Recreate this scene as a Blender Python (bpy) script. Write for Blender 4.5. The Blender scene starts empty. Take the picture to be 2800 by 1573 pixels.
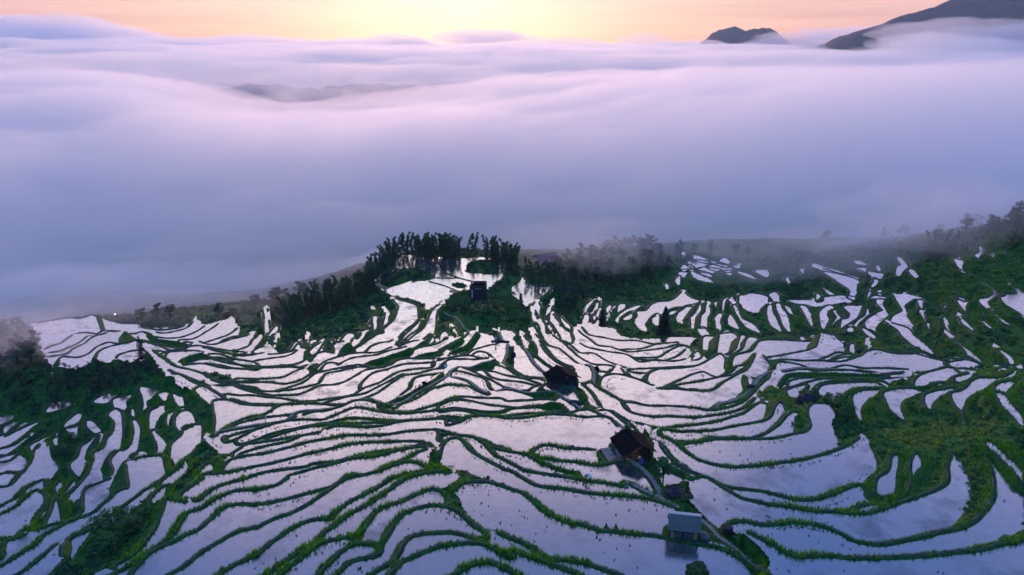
import bpy, bmesh, math, random
import numpy as np
from mathutils import Vector, Matrix, noise, kdtree

SC = bpy.context.scene
COL = SC.collection
RND = random.Random(7)
NPR = np.random.default_rng(7)

# ---------------------------------------------------------------- camera
CAM_Z, PITCH, FPX, CX, CY = 100.0, math.radians(19.0), 1892.0, 1400.0, 786.5
cam_data = bpy.data.cameras.new('camera')
cam_data.sensor_width = 36.0
cam_data.lens = 36.0 * FPX / 2800.0
cam_data.clip_start = 1.0
cam_data.clip_end = 60000.0
cam = bpy.data.objects.new('camera', cam_data)
cam.location = (0, 0, CAM_Z)
cam.rotation_euler = (math.pi / 2 - PITCH, 0, 0)
COL.objects.link(cam)
SC.camera = cam

# ---------------------------------------------------------------- sky and sun (dawn, sun low behind thin cloud, dead ahead)
SUN_AZ, SUN_EL = math.radians(-5.0), math.radians(8.0)
SUN_DIR = Vector((math.sin(SUN_AZ) * math.cos(SUN_EL), math.cos(SUN_AZ) * math.cos(SUN_EL), math.sin(SUN_EL)))
world = bpy.data.worlds.new('World')
SC.world = world
world.use_nodes = True
nt = world.node_tree
nt.nodes.clear()
N = nt.nodes.new
out = N('ShaderNodeOutputWorld')
bg = N('ShaderNodeBackground')
tc = N('ShaderNodeTexCoord')
sep = N('ShaderNodeSeparateXYZ')
nt.links.new(tc.outputs['Generated'], sep.inputs[0])
asin = N('ShaderNodeMath'); asin.operation = 'ARCSINE'
nt.links.new(sep.outputs['Z'], asin.inputs[0])
nrm = N('ShaderNodeMath'); nrm.operation = 'DIVIDE'; nrm.inputs[1].default_value = math.pi / 2
nt.links.new(asin.outputs[0], nrm.inputs[0])
def sky_ramp(stops):
    r = N('ShaderNodeValToRGB'); els = r.color_ramp.elements
    els[0].position, els[0].color = stops[0][0], (*stops[0][1], 1)
    els[1].position, els[1].color = stops[-1][0], (*stops[-1][1], 1)
    for p, c in stops[1:-1]:
        e = els.new(p); e.color = (*c, 1)
    nt.links.new(nrm.outputs[0], r.inputs[0])
    return r
HIGH = [(0.60, (0.14, 0.42, 1.25)), (1.0, (0.14, 0.52, 1.75))]
east = sky_ramp([(0.0, (0.93, 0.47, 0.35)), (0.02, (0.98, 0.56, 0.41)), (0.07, (1.0, 0.71, 0.62)), (0.15, (0.76, 0.64, 0.70)), (0.21, (0.66, 0.60, 0.74)), (0.255, (1.0, 0.84, 0.90)), (0.28, (1.16, 0.95, 0.99)), (0.335, (1.02, 0.82, 0.93)),
                 (0.385, (0.50, 0.44, 0.66)), (0.43, (0.20, 0.25, 0.54)), (0.48, (0.15, 0.23, 0.56))] + HIGH)
side = sky_ramp([(0.0, (0.90, 0.44, 0.36)), (0.04, (0.95, 0.52, 0.43)), (0.10, (0.86, 0.62, 0.64)), (0.20, (0.46, 0.43, 0.66)), (0.28, (0.35, 0.36, 0.64)), (0.35, (0.14, 0.21, 0.52)), (0.43, (0.06, 0.16, 0.50))] + HIGH)
back = sky_ramp([(0.0, (0.26, 0.46, 1.10)), (0.15, (0.16, 0.52, 1.45)), (0.4, (0.10, 0.46, 1.45))] + HIGH)
# bearing from the sun: cosine in the horizontal plane
flat = N('ShaderNodeVectorMath'); flat.operation = 'MULTIPLY'; flat.inputs[1].default_value = (1, 1, 0)
nt.links.new(tc.outputs['Generated'], flat.inputs[0])
fn = N('ShaderNodeVectorMath'); fn.operation = 'NORMALIZE'; nt.links.new(flat.outputs[0], fn.inputs[0])
fd = N('ShaderNodeVectorMath'); fd.operation = 'DOT_PRODUCT'; fd.inputs[1].default_value = (math.sin(SUN_AZ), math.cos(SUN_AZ), 0)
nt.links.new(fn.outputs[0], fd.inputs[0])
def bearing(lo, hi_):
    r = N('ShaderNodeMapRange'); r.interpolation_type = 'SMOOTHSTEP'; r.inputs[1].default_value, r.inputs[2].default_value = lo, hi_
    nt.links.new(fd.outputs['Value'], r.inputs[0]); return r
wmix0 = N('ShaderNodeMixRGB'); nt.links.new(bearing(-0.45, 0.45).outputs[0], wmix0.inputs[0])
nt.links.new(back.outputs[0], wmix0.inputs[1]); nt.links.new(side.outputs[0], wmix0.inputs[2])
wmix = N('ShaderNodeMixRGB'); nt.links.new(bearing(0.85, 0.99).outputs[0], wmix.inputs[0])
nt.links.new(wmix0.outputs[0], wmix.inputs[1]); nt.links.new(east.outputs[0], wmix.inputs[2])
# long thin streaks of high cloud
stm = N('ShaderNodeMapping'); stm.inputs['Scale'].default_value = (3.0, 3.0, 60.0); nt.links.new(tc.outputs['Generated'], stm.inputs[0])
stn = N('ShaderNodeTexNoise'); stn.inputs['Scale'].default_value = 1.6; stn.inputs['Detail'].default_value = 5.0; nt.links.new(stm.outputs[0], stn.inputs['Vector'])
sts = N('ShaderNodeMapRange'); sts.inputs[1].default_value, sts.inputs[2].default_value, sts.inputs[3].default_value, sts.inputs[4].default_value = 0.3, 0.7, 0.86, 1.08
nt.links.new(stn.outputs['Fac'], sts.inputs[0])
stx = N('ShaderNodeVectorMath'); stx.operation = 'SCALE'; nt.links.new(wmix.outputs[0], stx.inputs[0]); nt.links.new(sts.outputs[0], stx.inputs['Scale'])
# glow round the hidden sun
dot = N('ShaderNodeVectorMath'); dot.operation = 'DOT_PRODUCT'
dot.inputs[1].default_value = SUN_DIR
nt.links.new(tc.outputs['Generated'], dot.inputs[0])
pw = N('ShaderNodeMath'); pw.operation = 'POWER'; pw.inputs[1].default_value = 50.0; pw.use_clamp = True
nt.links.new(dot.outputs['Value'], pw.inputs[0])
glow = N('ShaderNodeMixRGB'); glow.blend_type = 'ADD'; glow.inputs[2].default_value = (0.05, 0.27, 0.27, 1)
nt.links.new(pw.outputs[0], glow.inputs[0]); nt.links.new(stx.outputs[0], glow.inputs[1])
sky = N('ShaderNodeTexSky'); sky.sky_type = 'NISHITA'; sky.sun_disc = False
sky.sun_elevation = SUN_EL; sky.sun_rotation = SUN_AZ
skys = N('ShaderNodeMixRGB'); skys.blend_type = 'ADD'; skys.inputs[0].default_value = 0.012
nt.links.new(glow.outputs[0], skys.inputs[1]); nt.links.new(sky.outputs[0], skys.inputs[2])
nt.links.new(skys.outputs[0], bg.inputs['Color'])
bg.inputs['Strength'].default_value = 1.0
nt.links.new(bg.outputs[0], out.inputs['Surface'])

sun = bpy.data.lights.new('sun', 'SUN')
sun.energy = 2.0; sun.angle = math.radians(10); sun.color = (1.0, 0.57, 0.44)
sun_o = bpy.data.objects.new('sun', sun)
sun_o.rotation_euler = (-SUN_DIR).to_track_quat('-Z', 'Y').to_euler()
COL.objects.link(sun_o)

SC.view_settings.view_transform = 'Standard'
SC.view_settings.look = 'None'
SC.view_settings.exposure = 0.0
SC.view_settings.gamma = 1.0
SC.render.engine = 'CYCLES'
cy = SC.cycles
cy.use_denoising = True
try:
    cy.denoiser = 'OPENIMAGEDENOISE'
except Exception:
    pass
cy.max_bounces = 9; cy.diffuse_bounces = 2; cy.glossy_bounces = 2; cy.transmission_bounces = 2
cy.volume_bounces = 7; cy.transparent_max_bounces = 12
cy.use_adaptive_sampling = True; cy.adaptive_threshold = 0.03
cy.caustics_reflective = False; cy.caustics_refractive = False
# ---------------------------------------------------------------- traced survey of the terraces
# survey sheets: origin of each sheet in the photograph, scale of its own units
SHEET = {'A': (0, 850), 'B': (700, 620), 'C': (1400, 600), 'D': (2100, 600), 'E': (0, 1180), 'F': (700, 1180),
         'G': (1400, 1180), 'H': (2100, 1180), 'I': (560, 920), 'J': (1200, 900), 'K': (1800, 920), 'M': (2000, 940), 'U': (0, 0)}
SCALE = {k: 700 / 2576 for k in SHEET}; SCALE['M'] = 800 / 2576; SCALE['U'] = 1.0
# bund lines, one per row: z hint or -, then points
LINES = {
'A': """14.5 325,335 380,320 520,270 700,220 830,210 950,170 1050,190 1200,200 1350,230 1440,230
15.5 350,405 420,390 600,340 680,280 850,235 1000,240 1100,240
16.3 380,452 440,440 600,410 750,350 880,270 950,270 1060,240 1280,235
17.5 430,508 490,495 650,460 740,400 850,340 920,290 1070,255
19 560,610 590,570 620,530 780,490 880,440 980,370 1080,330 1180,330 1300,320 1420,320 1560,340 1700,370 1850,385 2100,385 2350,420 2576,450
19.8 960,510 1000,420 1120,370 1280,340 1420,330 1600,370 1760,410 2000,400 2200,440 2400,470 2576,470
- 1170,480 1190,440 1300,400 1450,390 1560,400 1700,410
- 1200,330 1215,280 1270,235
15.5 1440,230 1560,260 1700,280 1850,310 2000,340 2150,350 2350,310 2500,280 2576,240
12 1440,190 1600,210 1750,190 1870,150 1950,90 1980,20
13 1500,240 1700,240 1880,200 1960,130 2000,80
- 1560,255 1800,270 1950,230 2060,170
14.2 1800,285 1950,280 2080,210 2200,150
- 1850,300 2050,310 2250,250 2390,180
16.2 2130,345 2300,300 2430,270
- 1860,380 1950,340
- 2330,405 2480,370 2540,300 2576,290
21 1330,530 1400,490 1550,460 1700,420 1850,400
25 1400,510 1520,500 1640,510 1760,560 1900,590 2050,640 2120,690 2250,720 2400,725 2576,715
26.3 1560,615 1650,588 1750,630 1900,680 2050,730 2200,760 2400,770 2576,790
- 1680,710 1740,690 1820,690 1950,750 2100,770
22.4 1800,520 1950,480 2050,475 2200,520 2350,550 2576,580
22 1640,505 1800,450 1950,440 2150,490 2350,500 2576,530
23.2 1850,540 2050,550 2250,590 2576,620
- 1420,312 1425,340
- 1860,378 1865,412
- 2350,415 2360,475""",
'B': """- 1640,370 1780,410 1900,460 2020,510 2200,560
- 1820,515 2000,520
- 1740,555 1900,610 2030,660
- 1250,635 1340,625""",
'E': """- 2061,495 1950,580 1850,660 1790,720
- 2441,493 2250,560 2100,650 2000,720 1880,730
39 2576,600 2350,630 2150,720 2050,790 1900,860 1820,950 1750,1050 1680,1120 1550,1220 1400,1330 1300,1400 1200,1460
39.6 2576,755 2400,755 2250,790 2150,870 2000,1000 1880,1060 1750,1140 1600,1230 1450,1340 1350,1446
40.3 2576,985 2400,1040 2200,1140 2000,1260 1850,1370 1720,1446
41 2576,1268 2400,1345 2250,1425 2200,1460
37 1670,780 1640,860 1600,950 1550,1050 1480,1140 1400,1230 1280,1310 1150,1390
- 1670,780 1730,760 1890,755
29 0,1295 250,1165 500,1025 720,900 880,800 1050,710 1190,610
31 0,1430 200,1320 420,1160 650,1000 830,880 1000,770 1250,610 1450,490 1640,390
33 220,1446 400,1330 600,1190 800,1050 1000,915 1200,800 1330,720 1480,620 1650,500 1850,340""",
'F': """- 345,480 200,555 0,603
- 925,500 780,555 600,615 400,670 200,715 0,750
40.3 1000,470 880,530 760,610 640,690 500,770 350,840 200,895 0,990
41 1365,489 1250,560 1100,640 950,720 840,800 780,850 750,890 600,905 400,975 250,1080 120,1170 0,1270
41.6 1990,425 1800,430 1650,460 1500,510 1350,600 1200,700 1050,790 900,880 800,960 700,1030 600,1120 480,1190 380,1260 250,1350 130,1446
- 1900,650 1860,615 1750,605 1600,650 1450,715 1280,780 1190,850 1110,960 1050,1050 990,1110
- 960,1085 800,1120 660,1160 560,1225 430,1330 330,1400 280,1446
43 1270,1160 1330,1080 1400,950 1480,860 1600,800 1750,770 1880,780 2000,820 2100,890 2200,980 2330,1050 2450,1090 2576,1130
43 1270,1160 1230,1250 1100,1290 950,1340 830,1446
- 1180,1150 1080,1150 950,1180 850,1240 770,1310 680,1390 640,1446
44 2350,1085 2280,1130 2150,1090 2000,1050 1850,1040 1700,1050 1550,1100 1480,1170 1440,1240 1350,1330 1250,1390 1170,1446
45 1380,1446 1450,1370 1600,1290 1750,1230 1900,1190 2100,1180 2300,1200 2450,1250 2576,1290
46 2000,1446 2100,1390 2250,1350 2400,1360 2500,1400 2576,1440
41.8 2576,640 2450,590 2320,550 2150,540 2050,560 2000,610""",
'G': """38.5 664,416 700,490
39.2 124,410 400,460 600,490 800,520 1000,545 1150,570
40.2 -86,416 0,445 120,510 250,570 400,600 600,625 800,645 1000,665 1200,685 1400,720 1560,760 1680,810 1770,870 1810,900
41.8 0,640 120,690 230,770 330,850 430,900 560,960 700,990 850,1040 1050,1070 1250,1095 1450,1110 1700,1145 1900,1180 2100,1210 2250,1260 2400,1330 2500,1400 2560,1446
43 0,1130 120,1170 250,1240 330,1290 450,1320 600,1350 750,1390 900,1446
45 0,1250 150,1290 280,1340 420,1400 520,1446
- 1420,150 1500,200 1600,280 1680,330 1740,345
- 1560,360 1640,400 1740,450 1840,520
38.5 1640,350 1750,420 1850,460 2000,520 2200,580 2400,620 2576,652
40 1790,575 1900,560 2000,580 2150,650 2300,710 2450,755 2576,790
- 1700,590 1790,575
42 2200,1010 2300,990 2450,1000 2576,1007
44 2300,1170 2340,1150 2450,1180 2576,1210""",
'H': """38.5 0,655 130,680 300,705 480,705 620,670 750,620 870,565 950,560 990,590 1005,660
- 0,762 150,770 350,800 550,825 720,830 850,800 950,760 1070,740 1200,750
40 0,792 200,825 450,865 700,880 950,880 1100,850 1300,780 1500,700 1650,640 1770,570 1800,500 1790,400 1820,280 1850,230
42 0,1007 250,1010 500,1040 700,1090 900,1140 1150,1160 1400,1120 1700,1080 1900,1045 2050,970 2150,860 2240,740 2260,600 2240,480 2190,370 2170,290 2180,250
44 0,1207 150,1260 300,1300 600,1300 900,1305 1200,1305 1500,1290 1800,1265 2100,1235 2300,1200 2450,1170 2576,1120 2650,1090""",
'I': """37 0,1440 180,1395 420,1340 640,1295 880,1235 1130,1170 1400,1110 1650,1085 1900,1078 2200,1082
38 380,1450 560,1405 780,1365 1010,1330 1100,1300 1300,1260 1550,1200 1750,1165 2000,1145 2250,1115
39 860,1430 1050,1370 1300,1310 1500,1250 1750,1210 2000,1175 2230,1165
- 1440,1446 1600,1395 1750,1340 1900,1280 2100,1215 2280,1190 2340,1200
- 1500,1446 1700,1390 1900,1320 2050,1285 2180,1290 2260,1330
41 1880,1446 2050,1400 2250,1355 2400,1350 2500,1360
36 170,1360 260,1295 420,1240 640,1190 820,1140 1000,1090 1200,1050 1450,1020 1650,1015 1900,1005 2200,988 2400,983 2540,1005 2576,1030
- 340,1230 430,1190 620,1130 850,1075 1000,1030 1180,995
35 270,1230 290,1190 350,1160 420,1120 600,1085 800,1045 1000,1010 1200,985 1340,960 1600,945 1900,925 2200,910 2430,905 2576,910
31.7 90,1110 250,1040 450,980 650,930 850,880 960,830 1000,790 1100,770 1300,745
32.5 210,1110 400,1035 600,970 800,920 1000,880 1200,850 1280,825 1450,785 1580,775 1750,790 1900,805 2100,800 2300,785 2576,770
33.3 330,1090 520,1045 700,990 900,940 1100,895 1230,870 1400,835 1550,830 1750,845 1950,850 2200,845 2576,833
34 600,1060 800,1000 1000,945 1200,915 1350,895 1600,890 1850,885 2100,870 2350,860 2576,857
31.9 970,840 1080,800 1250,775 1450,750 1700,745
30.2 150,965 250,900 330,860 450,820 600,790 700,745 800,715 1000,705 1200,710 1380,725
30.7 240,940 330,895 500,850 650,820 800,800 890,790
29.4 60,700 100,670 160,660 250,665 380,700 500,715 700,715 880,712
- 75,690 80,760 95,850 85,960 140,970
29 0,535 90,550 170,590 200,630 280,660 420,690 600,700 760,700 1000,695 1200,690 1400,690 1500,680 1700,610 1800,550 1900,480 2000,420 2150,390 2300,350 2420,330
28 200,570 330,595 480,610 640,635 850,650 1000,655 1200,640 1400,610 1500,590 1600,540 1750,480 1850,420 1960,365 2100,340 2300,315
26.3 100,500 280,515 390,520 500,545 640,560 760,560 900,545 1050,510 1150,480 1200,430 1250,395 1400,350 1560,325 1730,320
27 0,440 120,470 250,505 400,545 560,580 700,600 850,600 950,590 1050,555 1160,510 1300,490 1420,455 1520,405 1620,350 1800,320 2000,290 2200,270 2440,250 2576,235
25.8 640,555 800,520 960,480 1090,430 1200,380 1300,340 1450,315 1600,310 1730,318
25.3 0,370 60,420 200,455 330,470 480,470 640,460 800,465 950,440 1080,400 1160,360 1200,310 1270,290 1360,295
24.5 300,440 500,440 650,430 800,410 900,370 1000,340 1090,320 1150,290 1280,245 1450,215 1600,190 1750,160 1870,120 2000,90 2180,80
23.4 0,290 150,310 300,340 450,355 600,345 800,330 1000,315 1080,290
22.4 0,240 150,250 300,285 420,320 560,330 760,325 940,310 1060,285
21.5 30,205 200,230 330,275 480,290 620,300 800,290 950,270 1060,240 1200,210 1300,200
20.5 0,185 150,200 300,240 420,255 560,245 700,230 830,210 940,170 1020,110 1060,70
19.6 0,125 150,180 300,210 420,220 560,205 720,180 800,160 880,130 960,70
18.6 0,155 130,165 250,185 360,190 470,180 560,150 640,120 700,60 740,0
20 1060,260 1180,200 1290,175 1400,150 1500,110 1600,60 1700,20 1800,0
21 1280,245 1400,215 1560,180 1700,140 1850,80 1950,30 2020,0
22 1340,300 1450,270 1590,250 1750,225 1900,175 2080,135 2170,100 2250,60 2300,0
23 1340,330 1550,310 1700,270 1850,245 2000,200 2100,150 2300,110 2400,80 2480,40 2520,0
23.8 1730,318 1900,280 2050,250 2200,190 2400,140 2576,80
24.6 1620,350 1800,300 2000,270 2240,240 2380,180 2576,120
- 2240,240 2450,225 2576,200
26 1570,500 1620,440 1700,380 1820,345 1950,310 2200,290 2400,280
28.5 1000,690 1150,680 1300,650 1450,620 1600,590 1750,520 1900,440 2000,390
29.6 1740,725 1850,670 1950,620 2020,560 2075,510 2090,460 2150,420 2300,390 2380,370
30.2 1780,735 1900,660 2030,600 2150,510 2300,430 2370,390
31.2 1900,740 2050,690 2150,650 2230,600 2300,550 2450,510 2576,515
31.7 1750,745 1900,770 2050,770 2200,740 2400,690 2576,655""",
'J': """40.2 0,1330 40,1270 120,1240 220,1240 330,1290 450,1350 600,1420 650,1446
39.2 180,1195 300,1200 420,1240 520,1290 650,1340 800,1410 860,1442
- 0,1130 150,1125 300,1120 440,1130 540,1180 600,1195 700,1230 790,1300
- 0,1080 100,1070 180,1080 260,1105
38.5 440,1250 600,1270 800,1310 950,1335 1150,1390 1300,1430 1400,1446
- 930,1300 980,1250 1080,1215 1250,1215 1450,1215 1590,1225
- 950,1330 1150,1340 1350,1350 1550,1385 1700,1385 1830,1360
36 80,1010 200,990 330,950 500,925 750,920 1000,915 1250,910 1450,915 1600,935 1730,975 1830,1050
35.4 0,925 200,920 400,915 460,925
- 0,975 180,985 330,940
34.7 0,870 200,845 350,850 550,860 750,865 950,855 1130,845 1200,830 1380,825
33.8 0,820 120,800 300,800 500,800 620,805 700,785 850,775 1000,765 1150,755 1230,760 1310,820
33 0,790 120,750 250,735 400,745 600,765 760,775 900,765 1100,745 1180,720
32.3 20,775 150,720 250,705 450,710 620,715 690,730 850,725 1000,715 1180,695
34.6 1240,900 1300,870 1400,845 1500,840 1600,870 1680,930
31.5 0,610 80,580 200,585 300,600 380,640 500,675
30 100,470 150,440 250,445 340,470 420,500 480,540 500,590 560,640 640,655
29.3 200,400 320,430 420,470 520,520 600,570 680,610 800,630 950,615 1070,590
28.6 320,425 440,430 520,480 620,520 750,545 850,560 970,580 1060,575
28 440,420 560,440 680,480 800,510 950,540 1030,555
27.4 560,380 680,420 770,470 850,510 1000,515 1060,520
26.8 700,395 780,440 870,480 1000,495 1050,495
30.3 640,655 830,645 960,620 1070,597
- 1040,640 1120,605 1220,600 1330,625 1400,680 1440,730
27 0,410 100,375 250,370 380,375 550,370
26 0,360 150,335 300,320 420,335 550,370
25 330,300 420,285 520,300 640,370
22.6 0,330 100,300 230,240 400,215 560,185 660,190
23.2 260,300 330,250 450,225 600,200
21.5 0,280 130,230 280,180 370,110 390,80
20.5 0,215 130,170 270,115 300,90
- 800,90 850,180 930,260 1000,300 1080,360 1160,410
- 760,50 830,80 930,150 980,230 980,290
26 950,140 1020,200 1100,290 1200,370 1380,440 1560,470
25.2 960,140 1080,210 1150,290 1280,370 1450,430 1640,490
24 960,0 1040,80 1080,160 1200,220 1290,290 1400,370 1560,430 1720,455
22.8 1080,0 1150,80 1240,150 1330,230 1420,300 1560,370 1720,400 1870,470 1960,510 2080,540 2120,580
20.4 1220,0 1320,50 1360,120 1420,170 1520,220 1700,270 1900,300 2020,350 2150,350 2350,350 2500,320 2570,270
21.6 1250,140 1330,190 1420,260 1560,290 1660,340 1800,400 1900,430 2100,420 2350,400 2576,370
17.6 1370,30 1440,80 1520,130 1600,180 1750,210 1870,210 2050,200 2200,160 2400,155
16.8 1400,0 1500,60 1640,100 1800,130 2000,130 2200,155
18.3 1750,215 1900,245 2080,235 2250,210 2380,180 2460,175
19.1 1870,285 2000,295 2200,295 2290,250 2400,200 2490,185
19.8 1900,300 2050,340 2200,345 2380,290 2500,200
22.8 1900,450 2000,465 2150,460
- 2080,540 2110,490 2208,458
- 2120,570 2208,588
27.6 1600,580 1640,550 1740,535 1850,545 2000,575 2150,600 2350,610 2576,615
26.8 1640,500 1750,460 1840,470 1920,520 2000,560
31.5 1960,800 2100,825 2350,828 2576,822
32.4 1450,570 1530,560 1580,620 1680,700 1800,780 1950,850 2150,905 2350,920 2576,915
33.4 1440,570 1520,640 1620,760 1760,850 1900,920 2050,980 2250,1020 2450,1010 2576,995
34.5 1550,825 1700,830 1800,890 1900,960 2050,1000 2200,1040 2400,1060 2576,1055
35.4 1920,980 1990,1040 2050,1080 2110,1100 2250,1130 2400,1150 2576,1160
37.5 2140,1160 2250,1230 2330,1310 2420,1390 2500,1446
36 2380,1190 2576,1180""",
'K': """- 0,385 200,360 400,320 540,260 620,222 680,260 690,340 640,380 540,385 450,375 340,405 220,455 60,500 0,515
- 368,296 480,265 560,235 640,210
26.2 0,515 150,500 300,470 420,435 560,400 700,350 800,310 880,300
26.8 0,527 200,522 420,490 600,440 760,400 850,350 920,340
27.5 0,542 200,547 420,545 560,530 680,490 780,440 880,390 960,300 1000,290
- 880,430 960,445 1030,430
- 860,430 890,470 915,510 880,560
28.3 1030,430 1100,380 1150,330 1220,305 1400,305 1560,325 1700,340
- 1000,290 1080,310 1130,340 1100,380
26.9 1140,310 1170,285 1300,270 1500,270 1700,275 1850,270 1950,240 2030,210 2100,175 2200,165 2350,185 2576,215
26 1080,290 1150,270 1350,255 1560,250 1700,210 1800,175 1950,180
26.4 1560,250 1700,260 1800,210 1900,185 2010,190
- 1700,268 1850,220 2000,205
25 1020,270 1080,230 1250,200 1450,175 1620,155 1800,160
23.6 810,310 750,290 740,240 770,180 850,150 980,125 1150,125 1400,140 1650,155 1850,160 2000,165
30 1200,385 1270,400 1400,390 1600,380 1800,375 2000,380 2300,405 2576,400
30.4 1190,525 1230,470 1270,430 1330,410 1500,400 1700,395 1900,395 2200,405 2500,410
30.7 1310,495 1310,460 1450,428 1650,415 2000,410 2300,420
31 1270,535 1400,510 1500,475 1650,440 1900,435 2200,440 2450,440
31.5 1580,570 1600,530 1660,495 1800,480 2000,465 2200,465 2400,475 2450,465
31.5 368,748 520,745 680,720 800,680 900,610 970,540 1040,480 1110,440
32.5 368,841 550,815 700,790 820,750 910,700 970,650 1040,640
33.5 368,921 560,885 720,845 860,795 950,730 1020,695 1090,690 1115,710
34.5 368,983 550,970 750,935 920,900 1060,860 1130,810 1160,740 1200,700 1250,700 1290,740 1300,765
35.3 368,1086 560,1075 750,1060 880,1035 1020,1010 1130,960 1220,890 1290,810 1340,775 1390,770
36 368,1108 600,1078 850,1065 1050,1063 1200,1050 1350,1010 1470,975 1520,920 1510,860 1490,800 1500,750 1540,730
37.3 0,1075 150,1120 300,1200 400,1260 520,1310 700,1350 900,1350 1150,1320 1290,1300 1500,1250 1700,1190 1850,1140 1950,1090 2040,1045""",
'M': """28.2 880,225 1010,220 1150,235 1300,240 1500,240 1660,245 1960,230 2040,215
25.5 1610,123 1750,165 1870,185 1960,210 2050,215
29 880,235 1100,265 1330,285 1500,290 1560,285""",
}
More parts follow.
